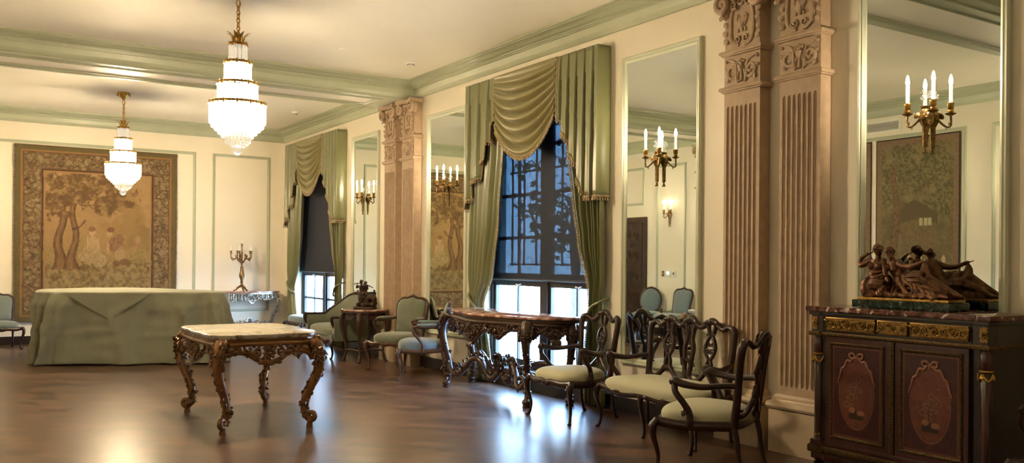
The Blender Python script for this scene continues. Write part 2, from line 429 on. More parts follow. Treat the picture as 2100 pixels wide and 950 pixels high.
    leaf(m, (F, 0, 3.34), (0, 0, 1), (-1, 0, 0), .17, .022)
    for k in range(3): m.tube(spiral((F - .02, -.07 + k * .07, 3.57 + .02 * (k == 1)), (0, 1, 0), (0, 0, 1), .04, 1.1, k * 2., 12, .3), .012, 6)
    m.build('carved_capital', M_pil, t, smooth=60)
    m = MB(); hw2 = hw + .03
    poly = [(0, -hw2 - .01), (f - .09, -hw2 - .02), (f - .075, -hw2 + .03)] + [(f - .075 + .045 * sin(PI * q / 8), -hw2 + .03 + (2 * hw2 - .06) * q / 8) for q in range(1, 8)] + [(f - .075, hw2 - .03), (f - .09, hw2 + .02), (0, hw2 + .01)]
    m.prism(poly, 3.655, 3.712, bev=.012)
    m.build('abacus', M_pil, t, smooth=40)
    return t
p = pilaster(4.432, 'pink carved pilaster nearest the cabinet, on the right')
dup(p, (XR - .004, 5.01, 0), label='pink carved pilaster between the near mirror and its twin pilaster')
dup(p, (XR - .004, 11.15, 0), label='distant pink pilaster nearer the gilt-framed middle mirror')
dup(p, (XR - .004, 11.74, 0), label='distant pink pilaster nearer the farthest narrow mirror')
dup(p, (XL + .004, 12.02, 0), rz=PI, label='pink pilaster on the left wall, glimpsed only at the right edge of a mirror')
# ================================================================= CHANDELIERS
M_gilt = mat('gilt_brass', (.62, .38, .10), .28, metal=1., var=.4, vscale=40)
M_oldgilt = mat('aged_bronze_gilt', (.36, .22, .09), .38, metal=.85, var=.5, vscale=60)
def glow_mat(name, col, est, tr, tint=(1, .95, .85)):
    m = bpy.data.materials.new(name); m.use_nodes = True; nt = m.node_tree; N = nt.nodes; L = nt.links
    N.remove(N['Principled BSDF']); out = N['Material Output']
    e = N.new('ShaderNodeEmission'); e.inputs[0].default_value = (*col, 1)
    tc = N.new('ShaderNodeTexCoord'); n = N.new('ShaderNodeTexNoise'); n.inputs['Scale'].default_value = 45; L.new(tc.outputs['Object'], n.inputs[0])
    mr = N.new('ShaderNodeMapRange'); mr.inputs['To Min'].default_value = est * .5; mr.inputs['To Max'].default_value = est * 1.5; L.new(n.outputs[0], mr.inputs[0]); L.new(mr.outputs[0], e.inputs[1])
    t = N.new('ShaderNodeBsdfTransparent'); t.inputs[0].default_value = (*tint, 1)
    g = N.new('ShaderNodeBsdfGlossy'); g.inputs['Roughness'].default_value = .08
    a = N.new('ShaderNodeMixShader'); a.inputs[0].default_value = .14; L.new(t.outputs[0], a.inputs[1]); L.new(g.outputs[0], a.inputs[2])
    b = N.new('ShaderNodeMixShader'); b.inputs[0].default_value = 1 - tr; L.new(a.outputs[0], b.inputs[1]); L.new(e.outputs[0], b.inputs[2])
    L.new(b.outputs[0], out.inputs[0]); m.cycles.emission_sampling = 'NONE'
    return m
M_cry = glow_mat('lit_crystal_prism', (1., .86, .62), 1.0, .5)  # crystal is no source; its emission imitates light from the lamps inside
M_cryd = glow_mat('faint_glow_crystal_prism', (1., .88, .66), .32, .6)  # fainter emission, again standing in for lamplight caught in the glass
M_bulb = mat('lamp_bulb', (1, .9, .7), .4, emit=(1., .81, .53), estr=190)
M_flame = mat('candle_bulb', (1, .9, .7), .4, emit=(1., .82, .55), estr=420)
M_candle = mat('candle_sleeve', (.92, .85, .66), .5, emit=(1., .8, .5), estr=.7)
def rods(m, r, z0, z1, n, th):
    for i in range(n):
        a = 2 * PI * (i + .5) / n; x, y = r * cos(a), r * sin(a)
        m.tube([(x, y, z0), (x, y, z0 - (z0 - z1) * .9), (x, y, z1)], [th, th, th * .25], 4)
def chandelier(loc, label):
    t = thing('chandelier', label, 'chandelier', loc, group='tiered crystal chandeliers')
    z = lambda a: a - 3.95
    m = MB(); m.lathe([(0, 0), (.085, 0), (.09, -.012), (.085, -.03), (.07, -.045), (.06, -.06), (.035, -.085), (.012, -.11), (0, -.115)], n=24)
    for i in range(16):
        a = 2 * PI * i / 16; leaf(m, (.084 * cos(a), .084 * sin(a), -.02), (0, 0, -1), (cos(a), sin(a), 0), .05, .012)
    m.build('ceiling_canopy', M_gilt, t)
    m = MB(); zz = -.115; k = 0
    while zz > -.40:
        R = .024 if k else .034; ang = (k % 2) * PI / 2 + .3
        P = [(R * .62 * cos(2 * PI * q / 14) * cos(ang), R * .62 * cos(2 * PI * q / 14) * sin(ang), zz - R + R * sin(2 * PI * q / 14)) for q in range(14)]
        m.tube(P, .0055, 6, closed=True); zz -= 2 * R - .011; k += 1
    m.tube([(.008, 0, -.1), (.010, .004, -.25), (.006, 0, -.42)], .003, 5)
    m.build('chain', M_gilt, t)
    m = MB(); m.lathe([(0, z(3.545)), (.014, z(3.54)), (.02, z(3.52)), (.012, z(3.5)), (.03, z(3.47)), (.045, z(3.44)), (0, z(3.43))], n=14)
    for i in range(8):
        a = 2 * PI * i / 8 + .2; u = V((cos(a), sin(a), 0)); o = V((0, 0, z(3.43)))
        P = [o + u * q + V((0, 0, h)) for q, h in ((.045, 0), (.05, .035), (.062, .07), (.09, .092), (.115, .098))]
        m.tube(P, [.016, .02, .015, .009, .003], 6, flat=.3, up=tuple(u))
    m.build('leaf_crown', M_gilt, t)
    tiers = [(.078, 3.43, 3.275, 14), (.115, 3.262, 3.065, 22), (.172, 3.07, 2.875, 32), (.243, 2.885, 2.69, 44)]
    for k, (r, z0, z1, n) in enumerate(tiers):
        m = MB(); m.lathe([(r - .006, z(z0) - .018), (r + .006, z(z0) - .018), (r + .012, z(z0) - .004), (r + .007, z(z0) + .006), (r - .006, z(z0) + .006), (r - .006, z(z0) - .018)], n=40)
        for i in range(int(n * .62)):
            a = 2 * PI * i / int(n * .62); u = V((cos(a), sin(a), 0))
            leaf(m, u * (r + .007) + V((0, 0, z(z0))), (0, 0, -1), tuple(u), .038 + .014 * (i % 2), .010)
            m.ball(u * (r + .008) + V((0, 0, z(z0) + .008)), .007, 5, 3)
        m.build('gilt_ring', M_gilt, t, smooth=40)
        m = MB(); rods(m, r, z(z0) - .01, z(z1), n, .0085 + .002 * (k > 1)); rods(m, r - .02, z(z0) - .01, z(z1) + .01, int(n * .7), .009)
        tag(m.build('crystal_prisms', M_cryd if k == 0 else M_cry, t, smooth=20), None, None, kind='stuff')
    steps = [(.225, 2.70, 2.655, 40), (.195, 2.685, 2.625, 34), (.165, 2.655, 2.595, 30), (.135, 2.625, 2.565, 24)]
    m = MB()
    for (r, z0, z1, n) in steps: rods(m, r, z(z0), z(z1), n, .0105)
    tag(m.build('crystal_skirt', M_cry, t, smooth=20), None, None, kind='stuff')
    m = MB()
    for (r, z0, z1, n) in [(.112, 2.60, 2.52, 22), (.09, 2.57, 2.50, 18), (.062, 2.54, 2.48, 14)]: rods(m, r, z(z0), z(z1), n, .0095)
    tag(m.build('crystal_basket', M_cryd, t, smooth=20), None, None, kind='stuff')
    m = MB(); m.ball((0, 0, z(2.455)), .052, 16, 11); m.build('faceted_crystal_ball', M_cryd, t, smooth=0)
    m = MB(); m.tube([(0, 0, z(3.5)), (0, 0, z(2.5))], .006, 6); m.build('stem', M_gilt, t)
    m = MB(); m.lathe([(0, z(3.045)), (.12, z(3.045)), (.12, z(2.92)), (0, z(2.92))], n=12)
    m.lathe([(0, z(3.24)), (.08, z(3.24)), (.08, z(3.10)), (0, z(3.10))], n=12); m.lathe([(0, z(2.865)), (.19, z(2.865)), (.19, z(2.72)), (.08, z(2.66)), (0, z(2.66))], n=14)
    m.build('frosted_lamps', M_bulb, t, smooth=40)
    return t
c0 = chandelier((2.25, 8.15, 3.95), 'larger-looking near crystal chandelier hanging above the marble-topped table')
dup(c0, (2.25, 14.3, 3.95), label='far crystal chandelier hanging in front of the tapestry')

# ================================================================= SCONCES
M_sc = mat('sconce_bronze', (.42, .26, .10), .35, metal=.9, var=.6, vscale=50)
def sconce(loc, rz, label, lit=True):
    # local -x points into the room
    t = thing('wall_sconce', label, 'sconce', loc, rz, 'two-branch candle sconces')
    m = MB(); m.lathe([(0, -.235), (.006, -.235), (.010, -.22), (.006, -.205), (.016, -.20), (.018, -.07), (.020, -.06), (.034, -.03), (.040, .0), (.038, .03), (.022, .055), (.028, .065), (.028, .075), (0, .08)], (-.03, 0, 0), 12, flute=.06, nf=6)
    for s in (-1, 1): m.ball((-.03, s * .012, -.236), .009, 6, 4)
    m.ball((-.055, 0, .0), (.02, .026, .03), 8, 6)
    for s in (-1, 1):
        leaf(m, (-.05, s * .02, .03), (-.3, s * .8, -1), (-1, 0, 0), .08, .02)
    m.bx(-.03, 0, -.012, .012, -.02, .02)
    m.build('fluted_body', M_sc, t)
    m = MB()
    rng = random.Random(3)
    for k in range(26):
        a = rng.uniform(0, 6.28); r = rng.uniform(.008, .035); m.ball((-.035 + r * cos(a) * .6, r * sin(a), .09 + rng.uniform(0, .09)), rng.uniform(.005, .009), 5, 4)
    m.build('crystal_spray', M_cryd, t)
    for s in (-1, 1):
        o, l = -.088, s * .092
        m = MB(); stube(m, [(-.045, s * .02, .0), (-.062, s * .042, -.035), (-.082, s * .068, -.062), (-.094, s * .088, -.055), (-.09, s * .094, -.02), (o, l, .012)], [.009, .008, .007, .007, .007, .008], 6, 6)
        leaf(m, (-.078, s * .062, -.058), (-.2, s * .5, -.9), (0, 0, -1), .04, .008); leaf(m, (-.09, s * .08, -.05), (0, -s * .2, 1), (-1, 0, 0), .035, .007)
        arm = m.build('arm', M_sc, t)
        m = MB(); m.lathe([(0, .012), (.012, .012), (.034, .024), (.036, .028), (.012, .026), (.0, .026)], (o, l, 0), 16); m.build('drip_pan', M_sc, arm)
        m = MB(); m.lathe([(0, .026), (.012, .028), (.021, .042), (.014, .052), (.021, .062), (.021, .085), (.024, .092), (.022, .098), (0, .098)], (o, l, 0), 14); m.build('candle_cup', M_gilt, arm)
        m = MB(); m.lathe([(0, .098), (.0115, .098), (.0115, .215), (0, .218)], (o, l, 0), 12); m.build('candle', M_candle, arm)
        m = MB(); m.lathe([(0, .214), (.008, .22), (.0125, .238), (.010, .262), (.004, .285), (0, .29)], (o, l, 0), 8); m.build('flame_bulb', M_flame, arm)
    return t
s0 = sconce((5.545, 12.885, 2.42), 0, 'lit bronze sconce on the farthest narrow mirror')
dup(s0, (5.545, 10.21, 2.42), label='lit bronze sconce on the mirror left of the big window, over the reflected tapestry')
dup(s0, (5.545, 6.095, 2.40), label='lit bronze sconce on the tall mirror behind the cream settee')
dup(s0, (5.545, 3.455, 2.44), label='lit bronze sconce on the mirror above the inlaid cabinet')
for yy_ in (13.06, 6.1, 3.0): dup(s0, (XL, yy_, 2.42), rz=PI, label={13.06: 'lit sconce on the left wall above the thermostat, seen in a mirror', 6.1: 'lit sconce on the left wall beside the hanging tapestries', 3.0: 'lit sconce on the left wall close to the camera'}[yy_])

# ================================================================= MIRRORS
M_mir = mat('mirror_glass', (.80, .86, .80), .012, metal=1.)
FPf = [(0, 0), (0, .03), (.012, .042), (.026, .040), (.032, .028), (.042, .034), (.052, .026), (.062, .02), (.066, .006), (.066, 0)]
def mirror(y0, y1, z0, z1, label):
    t = thing('wall_mirror', label, 'mirror', (XR, (y0 + y1) / 2, z0), group='tall mirrors with pale green frames')
    w = (y1 - y0) / 2; h = z1 - z0
    m = MB().sweep(FPf, [(0, -w, 0), (0, -w, h), (0, w, h), (0, w, 0)], True, (-1, 0, 0)); m.build('moulded_frame', M_greenl, t, smooth=25)
    m = MB().bx(-.012, -.001, -w + .02, w - .02, .02, h - .02); m.build('mirror_glass', M_mir, t, smooth=0)
    return t
mirror(5.565, 6.635, .47, 3.44, 'tall green-framed mirror behind the cream settee')
mirror(9.68, 10.75, .47, 3.44, 'tall mirror left of the big window reflecting the tapestry')
mirror(12.36, 13.41, .47, 3.44, 'narrow-looking farthest mirror between the far window and the pilasters')
mirror(2.915, 4.0, .93, 3.60, 'large mirror above the inlaid cabinet')
# small ceiling fittings
M_white = mat('white_plastic', (.8, .78, .72), .4)
M_grille = mat('detector_slots', (.12, .1, .08), .6)
def detector(x, y, label, s=1.):
    t = thing('smoke_detector', label, 'smoke detector', (x, y, ZC), group='ceiling smoke detectors')
    MB().lathe([(0, 0), (.075 * s, 0), (.075 * s, -.012), (.06 * s, -.022), (.05 * s, -.03), (0, -.03)], n=24).build('base', M_white, t)
    m = MB(); m.lathe([(.04 * s, -.03), (.042 * s, -.045), (.03 * s, -.058), (0, -.06)], n=20); m.build('sensor_cap', M_white, t)
    m = MB()
    for i in range(12): a = 2 * PI * i / 12; m.box((.041 * s * cos(a), .041 * s * sin(a), -.04), (.008, .008, .014), Matrix.Rotation(a, 3, 'Z'))
    m.build('slots', M_grille, t)
detector(4.9, 9.97, 'white round smoke detector on the ceiling of the middle bay')
detector(4.95, 14.45, 'small white smoke detector on the ceiling of the far bay', .8)
t = thing('sprinkler_cover', 'flat white sprinkler cap flush in the ceiling near the crystal chandelier', 'sprinkler', (3.94, 9.84, ZC))
MB().lathe([(0, 0), (.042, 0), (.04, -.006), (0, -.009)], n=24).build('cap', M_white, t)
# wall controls and vent on the left wall (seen in mirrors)
M_scr = mat('lcd_screen', (.3, .5, .6), .3, emit=(.35, .65, .85), estr=1.2)
t = thing('thermostat', 'white wall thermostat with a blue screen, seen in the mirror', 'thermostat', (XL, 13.1, 1.235)); MB().bx(0, .02, -.06, .06, -.06, .06).build('casing', M_white, t, smooth=0); MB().bx(.02, .022, -.035, .035, -.01, .04).build('screen', M_scr, t, smooth=0)
t = thing('light_switch', 'small brass light switch left of the thermostat, seen in the mirror', 'switch', (XL, 13.26, 1.235)); MB().bx(0, .008, -.035, .035, -.055, .055).build('plate', M_oldgilt, t, smooth=0); MB().bx(.008, .02, -.006, .006, -.015, .015).build('toggle', M_white, t, smooth=0)
t = thing('wall_sensor', 'white sensor box right of the thermostat, seen in the mirror', 'sensor', (XL, 12.93, 1.235)); MB().bx(0, .03, -.035, .035, -.06, .06).build('casing', M_white, t, smooth=0); MB().bx(.03, .033, -.02, .02, -.02, .03).build('window', M_grille, t, smooth=0)
t = thing('air_vent', 'white slotted air vent high on the left wall above the hanging tapestries', 'vent', (XL, 8.33, 3.585))
MB().sweep([(0, 0), (0, .012), (-.025, .015), (-.03, 0)], [(0, -.3, -.09), (0, -.3, .09), (0, .3, .09), (0, .3, -.09)], True, (1, 0, 0)).build('frame', M_white, t, smooth=20)
MB().bx(.001, .004, -.29, .29, -.08, .08).build('duct', M_grille, t, smooth=0)
m = MB()
for k in range(9): m.box((.010, 0, -.068 + k * .017), (.014, .58, .004), Matrix.Rotation(.6, 3, 'Y'))
m.build('louvres', M_white, t, smooth=0)
# ================================================================= WINDOWS, SHADES, CURTAINS
M_frame = mat('dark_window_frame', (.022, .020, .022), .35)
M_glass = bpy.data.materials.new('window_glass'); M_glass.use_nodes = True
_n = M_glass.node_tree; _n.nodes.remove(_n.nodes['Principled BSDF'])
_t = _n.nodes.new('ShaderNodeBsdfTransparent'); _t.inputs[0].default_value = (.93, .97, 1, 1); _g = _n.nodes.new('ShaderNodeBsdfGlossy'); _g.inputs['Roughness'].default_value = .02
_x = _n.nodes.new('ShaderNodeMixShader'); _x.inputs[0].default_value = .06
_n.links.new(_t.outputs[0], _x.inputs[1]); _n.links.new(_g.outputs[0], _x.inputs[2]); _n.links.new(_x.outputs[0], _n.nodes['Material Output'].inputs[0])
def screen_mat(name, openness, tint, cloth):
    m = bpy.data.materials.new(name); m.use_nodes = True; nt = m.node_tree; N = nt.nodes; b = N['Principled BSDF']
    b.inputs['Base Color'].default_value = (*cloth, 1); b.inputs['Roughness'].default_value = .7
    t = N.new('ShaderNodeBsdfTransparent'); t.inputs[0].default_value = (*tint, 1)
    tc = N.new('ShaderNodeTexCoord'); n = N.new('ShaderNodeTexNoise'); n.inputs['Scale'].default_value = 1.5; nt.links.new(tc.outputs['Object'], n.inputs[0])
    mr = N.new('ShaderNodeMapRange'); mr.inputs['To Min'].default_value = openness * .85; mr.inputs['To Max'].default_value = openness * 1.15; nt.links.new(n.outputs[0], mr.inputs[0])
    x = N.new('ShaderNodeMixShader'); nt.links.new(mr.outputs[0], x.inputs[0]); nt.links.new(b.outputs[0], x.inputs[1]); nt.links.new(t.outputs[0], x.inputs[2]); nt.links.new(x.outputs[0], N['Material Output'].inputs[0])
    return m
M_shade = screen_mat('navy_solar_mesh', .115, (.54, .70, .82), (.008, .013, .030))
M_shade2 = screen_mat('dark_solar_mesh', .012, (.4, .6, 1.), (.016, .018, .030))
M_iron = mat('wrought_iron', (.02, .02, .022), .5)
XW = 5.70
for wi, (yc, a, b) in enumerate(WIN):
    m = MB(); D0, D1 = XW, XW + .07
    m.bx(D0, D1, a, a + .07, WZ0, WZ1); m.bx(D0, D1, b - .07, b, WZ0, WZ1); m.bx(D0, D1, a + .07, b - .07, WZ1 - .07, WZ1); m.bx(D0, D1, a + .07, b - .07, WZ0, WZ0 + .06)
    m.bx(D0 - .01, D1 + .01, yc - .065, yc + .065, WZ0 + .06, WZ1 - .07)
    for z in (1.24,): m.bx(D0, D1, a + .07, b - .07, z - .03, z + .03)
    m.bx(XR + .0, XW, a, b, WZ0 - .03, WZ0 + .005)
    w = struct(m.build('window_%d' % (wi + 1), M_frame, smooth=0), 'tall dark-framed casement window')
    for (y0, y1) in ((a + .07, yc - .065), (yc + .065, b - .07)):
        m = MB(); g = .045
        for (z0, z1) in ((WZ0 + .06, 1.21), (1.27, WZ1 - .07)):
            m.bx(D0 + .012, D1 - .012, y0, y0 + g, z0, z1); m.bx(D0 + .012, D1 - .012, y1 - g, y1, z0, z1)
            m.bx(D0 + .012, D1 - .012, y0 + g, y1 - g, z1 - g, z1); m.bx(D0 + .012, D1 - .012, y0 + g, y1 - g, z0, z0 + g)
        ym = (y0 + y1) / 2
        m.bx(D0 + .02, D1 - .02, ym - .012, ym + .012, WZ0 + .1, WZ1 - .1)
        for z in (.755, 1.735, 2.24, 2.78): m.bx(D0 + .02, D1 - .02, y0 + g, y1 - g, z - .018, z + .018)
        sash = m.build('casement_sash', M_frame, w, smooth=0)
        MB().bx(D0 + .034, D0 + .038, y0 + .02, y1 - .02, WZ0 + .08, WZ1 - .09).build('glass_pane', M_glass, sash, smooth=0)
        m = MB(); m.tube([(D0 - .012, ym - .11, 1.19), (D0 - .02, ym - .07, 1.175), (D0 - .02, ym - .02, 1.185)], .008, 6); m.build('latch', M_white, sash)
    # wall panel below the sill
    struct(MB().bx(XR - .02, XR, a, b, .14, WZ0 - .03).build('trim_%d' % tn[0], M_dark, smooth=0)); tn[0] += 1
    struct(MB().bx(XR - .03, XR, a, b, .0, .145).build('trim_%d' % tn[0], M_dark, smooth=0)); tn[0] += 1
    # iron grille outside
    t = thing('window_grille', ['wrought-iron grille outside the big middle window', 'wrought-iron grille outside the far window'][wi], 'window grille', (XW + .24, yc, WZ0))
    m = MB()
    for k in range(9):
        y = -1.05 + k * 2.1 / 8; m.box((0, y, 2.05), (.018, .018, 1.7))
        if k < 8:
            yy = y + 2.1 / 16; m.tube([(0, yy + .11 * cos(q), 2.36 + .11 * sin(q)) for q in [PI * i / 8 for i in range(9)]], .009, 5)
            for s in (-1, 1): m.tube(spiral((0, yy + s * .06, 2.62), (0, s, 0), (0, 0, 1), .05, 1.3, 0, 12, .2), .009, 5)
    m.build('bars', M_iron, t)
    
    for z in (1.22, 2.35, 2.85): m = MB(); m.box((0, 0, z), (.022, 2.2, .022)); m.build('rail', M_iron, t, smooth=0)
    # roller shade
    t = thing('roller_shade', ['translucent navy roller shade drawn halfway down the big middle window', 'dark roller shade drawn halfway down the far window'][wi], 'roller shade', (5.63, yc, 3.2))
    MB().bx(-.001, .001, -1.13, 1.13, -1.95, 0).build('mesh_cloth', M_shade if wi == 0 else M_shade2, t, smooth=0)
    MB().tube([(0, -1.13, -1.955), (0, 1.13, -1.955)], .012, 8).build('hem_bar', M_frame, t)
    MB().tube([(0, -1.14, .01), (0, 1.14, .01)], .028, 12).build('roller', M_frame, t)

M_silk = mat('olive_green_silk', (.178, .184, .078), .32, var=.12, vscale=5, sheen=.15, spec=.8, bump=.10, bscale=25, stretch=(1, 1, .25))
M_silk2 = mat('olive_gold_silk', (.22, .19, .065), .32, var=.12, vscale=5, sheen=.15, spec=.8, bump=.08, bscale=25)
M_fringe = mat('tassel_fringe', (.22, .15, .08), .7, color2=(.48, .38, .22), vscale=90)
M_fringel = mat('pale_tassel', (.55, .47, .30), .6, color2=(.25, .18, .10), vscale=90)
def fringe(parent, path, step=.030, L=.042, name='tassel_fringe'):
    m = MB(); P = [V(p) for p in path]; m.tube(P, .010, 6)
    acc = step; 
    for i in range(1, len(P)):
        d = P[i] - P[i - 1]; l = d.length; q = 0
        while acc <= l - q:
            q += acc; c = P[i - 1] + d * (q / l); acc = step
            m.lathe([(0, 0), (.004, 0), (.004, -.008), (.010, -.014), (.008, -.022), (.012, -L), (0, -L)], c + V((-.006, 0, 0)), 5)
        acc -= (l - q)
    return tag(m.build(name, M_fringe, parent), None, None, kind='stuff')
def interp(tab, z):
    # tab sorted by descending z: (z, val)
    if z >= tab[0][0]: return tab[0][1]
    for (z0, v0), (z1, v1) in zip(tab, tab[1:]):
        if z >= z1: t = (z0 - z) / (z0 - z1); t = t * t * (3 - 2 * t) * .5 + t * .5; return v0 + (v1 - v0) * t
    return tab[-1][1]
def curtain_set(yc, label, L2):
    # all coordinates local: y relative to window centre, x relative to the wall face (negative into the room)
    grp = 'green silk curtain dressings'
    res = []
    t = thing('window_curtains', label, 'curtains', (XR, yc, 0), group=grp)
    F = -.17; ZT = 3.61
    # cascading end pieces: far side (left in view) and near side
    def jabot(side, steps, pleats):
        # side=+1 far, -1 near ; steps: bottom z as function of distance from outer corner
        outer = 1.31; inner = .63
        def fn(u, v):
            d = u * (outer - inner + .17)
            if d < .17: x, y = -d, side * outer
            else: x, y = F, side * (outer - (d - .17))
            dd = max(0, d - .17); zb = steps(dd / (outer - inner))
            k = min(1, (v * 1.15)); ph = dd / (outer - inner) * pleats * 2 * PI
            fr = (dd / (outer - inner) * pleats) % 1.; wg = .10 + .22 * min(1, v * 1.6)
            if d >= .17:
                g = max(0., 1 - abs(fr - .5) / wg); x += .085 * min(1., v * 2.5 + .25) * g ** .7 - .030 * k * (1 - g) * (.4 + .6 * abs(sin(PI * fr)))
            y2 = y - side * (.02 * k * sin(2 * PI * fr)) if d >= .17 else y
            if d < .17 and .02 < d: y2 = y + side * (.008 * sin(d / .17 * PI * 2) * k)
            return (x, y2, ZT - (ZT - zb) * v)
        m = MB().grid(fn, 160, 26); o = m.build('jabot', M_silk, t, smooth=75); 
        o.modifiers.new('th', 'SOLIDIFY').thickness = .006
        path = [fn(i / 60, 1.0) for i in range(61)]
        fringe(t, [(p[0] - .004, p[1], p[2]) for p in path])
        # braid down the inner edge
        m = MB(); m.tube([fn(1., v / 12) for v in range(13)], .012, 6); m.build('braid', M_fringe, t)
        return fn
    def far_steps(q):
        # zigzag: q 0 outer -> 1 inner
        base = 2.13 + (3.06 - 2.13) * q; saw = (q * 4.2) % 1
        return base + (.17 * (1 - saw) ** 1.5 - .09 if q > .06 else -.03)
    def near_steps(q):
        return 2.11 if q < .34 else 2.11 + .87 * ((q - .34) / .66) ** .8
    jabot(1, far_steps, 3.0); jabot(-1, near_steps, 5.0)
    # swag
    W = .635
    def sw(u, v):
        a = 2 * u - 1; wdt = W * (1 - .05 * v); 
        y = a * wdt; ed = .60 * v ** 1.1; drop = .97 * v
        bell = (1 - abs(a) ** 2.1)
        z = ZT - ed - (drop - ed) * bell if v > 0 else ZT
        fold = sin(v ** .9 * 2 * PI * 8.5 + .6 * a); amp = .032 * min(1, v * 6) * (1 - .72 * abs(a) ** 3)
        x = F - .015 - .045 * sin(PI * min(1, v * 1.2)) * bell - amp * fold
        z += .012 * cos(v ** .9 * 2 * PI * 8.5 + .6 * a) * bell * min(1, v * 6)
        return (x, y, z)
    m = MB().grid(sw, 40, 120); o = m.build('swag', M_silk2, t, smooth=80); o.modifiers.new('th', 'SOLIDIFY').thickness = .005
    fringe(t, [sw(i / 60, 1.0) for i in range(61)], step=.028, L=.05)
    MB().bx(F + .012, -.001, -1.29, 1.29, ZT - .25, ZT - .005).build('pelmet_board', M_silk, t, smooth=0)
    # side panels
    for side, lab in ((1, L2[0]), (-1, L2[1])):
        if side == 1: tab = [(3.5, .50), (2.85, .54), (1.95, .65), (1.31, .80), (.95, 1.00), (.78, .98), (.3, .86), (.02, .84)]; 
        else: tab = [(3.5, .70), (2.82, .72), (2.15, .83), (1.64, .93), (1.20, 1.08), (1.0, 1.10), (.6, 1.03), (.02, 1.02)]
        out_tab = [(3.5, 1.27), (1.3, 1.30), (1.0, 1.27), (.6, 1.28), (.02, 1.31)]
        if side == -1: out_tab = [(3.5, 1.30), (1.3, 1.31), (1.05, 1.28), (.5, 1.32), (.02, 1.34)]
        def fn(u, v):
            z = 3.45 - 3.43 * v; yi = interp(tab, z); yo = interp(out_tab, z); w = yo - yi
            ph = u * 2 * PI * 7.5 + .4 * sin(z * 2); amp = .036 + .012 * sin(u * 11)
            cn = math.exp(-((z - .98) / .22) ** 2)
            y = yo - w * u + .25 * w * .08 * sin(ph); x = -.075 - amp * sin(ph) * (1 - .3 * cn) - .012 * sin(ph * .37 + z)
            x -= .03 * cn * sin(PI * u)
            return (x, side * y, z)
        m = MB().grid(fn, 150, 60); c = o = m.build('curtain_panel', M_silk, t, smooth=80); o.modifiers.new('th', 'SOLIDIFY').thickness = .004
        # bullion trim along the leading edge
        m = MB()
        for i in range(0, 150):
            p = V(fn(1., i / 150)); q = V((-.008, -side * .014, 0))
            m.ball(p + q, (.010, .012, .011), 5, 4); m.tube([p + q * 1.2, p + q * 2 + V((0, 0, -.02))], [.004, .007], 4)
        tag(m.build('edge_trim', M_fringel, c), None, None, kind='stuff')
        yi = interp(tab, .98)
        m = MB(); ring = [(-.02, side * 1.30, 1.09), (-.10, side * 1.30, 1.06), (-.155, side * 1.21, 1.0), (-.15, side * (yi + .04), .88), (-.09, side * (yi - .02), .86), (-.03, side * (yi + .04), .90)]
        stube(m, ring, .016, 8, 8); m.ball(ring[0], .022, 8, 6); m.build('tieback', M_silk, c)
        res.append(c)
    return t
curtain_set(8.15, 'olive green silk curtains with swagged valance and tassel fringe dressing the big middle window', (0, 0))
curtain_set(15.0, 'olive green silk curtains with swagged valance dressing the far window in the corner', (0, 0))
# outside terrace
M_terr = mat('terrace_paving', (.42, .42, .40), .8, var=.3, vscale=2)
struct(MB().bx(XR + .36, 40, -20, 50, -.35, -.25).build('terrace', M_terr, smooth=0), 'pale paved terrace outside the windows')

M_leaf = mat('tree_foliage', (.05, .10, .03), .7, var=.5, vscale=6)
M_bark = mat('tree_bark', (.08, .055, .035), .9, var=.4, vscale=12)
def tree(x, y, h, label, seed):
    rng = random.Random(seed); t = thing('tree', label, 'tree', (x, y, -.25), group='garden trees beyond the window')
    m = MB(); stube(m, [(0, 0, 0), (.05, .02, h * .3), (-.05, .05, h * .6), (0, 0, h * .9)], [.16, .12, .09, .04]); m.build('trunk', M_bark, t)
    m = MB()
    for k in range(130):
        a, b, r = rng.uniform(0, 6.28), rng.uniform(-1, 1), rng.uniform(.35, 1) ; c = V((cos(a) * math.sqrt(1 - b * b) * 1.3 * r, sin(a) * math.sqrt(1 - b * b) * 1.3 * r, h * .68 + b * r * h * .32))
        leaf(m, c, (rng.uniform(-1, 1), rng.uniform(-1, 1), rng.uniform(-.6, .6)), (0, 0, 1), rng.uniform(.25, .5), rng.uniform(.07, .14))
    m.build('foliage', M_leaf, t, smooth=0)
tree(14.5, 20.6, 4.6, 'green tree outside, dimly seen through the left panes of the big window', 1)
tree(16.5, 22.0, 4.2, 'taller green tree farther out, dimly seen through the navy shade', 2)
# ================================================================= FURNITURE
M_wal = mat('dark_walnut', (.034, .012, .007), .34, var=.5, vscale=18, coat=.08, spec=.4, stretch=(1, 1, .3))
M_wal2 = mat('carved_brown_walnut', (.055, .023, .012), .38, var=.55, vscale=30, coat=.05, spec=.4)
M_giltwood = mat('gilded_brown_wood', (.27, .125, .042), .30, color2=(.17, .075, .026), vscale=9, coat=.15, metal=.3)
M_giltdark = mat('dark_carved_foliage_wood', (.085, .040, .018), .34, color2=(.20, .10, .035), vscale=20, metal=.2)
M_silver = mat('silvered_wood', (.50, .50, .46), .30, color2=(.16, .14, .11), vscale=34, metal=.75)
M_cream_up = mat('cream_woven_upholstery', (.52, .50, .335), .85, var=.10, vscale=120, bump=.35, bscale=170, sheen=.2)
M_sage_up = mat('sage_velvet_upholstery', (.115, .126, .078), .75, var=.12, vscale=12, sheen=.5, bump=.06, bscale=200)
M_bluelit_up = mat('bluelit_grey_green_velvet', (.12, .17, .20), .7, var=.12, vscale=12, sheen=.5)  # grey-green cloth with the blue of window daylight put into its colour
M_grey_up = mat('grey_green_velvet', (.13, .15, .125), .7, var=.12, vscale=12, sheen=.3)
M_redmarble = mat('red_brown_marble', (.36, .18, .13), .12, ramp=[(.3, (.16, .06, .045)), (.5, (.34, .16, .11)), (.68, (.62, .48, .40))], var=.1, vscale=5, distort=2.)
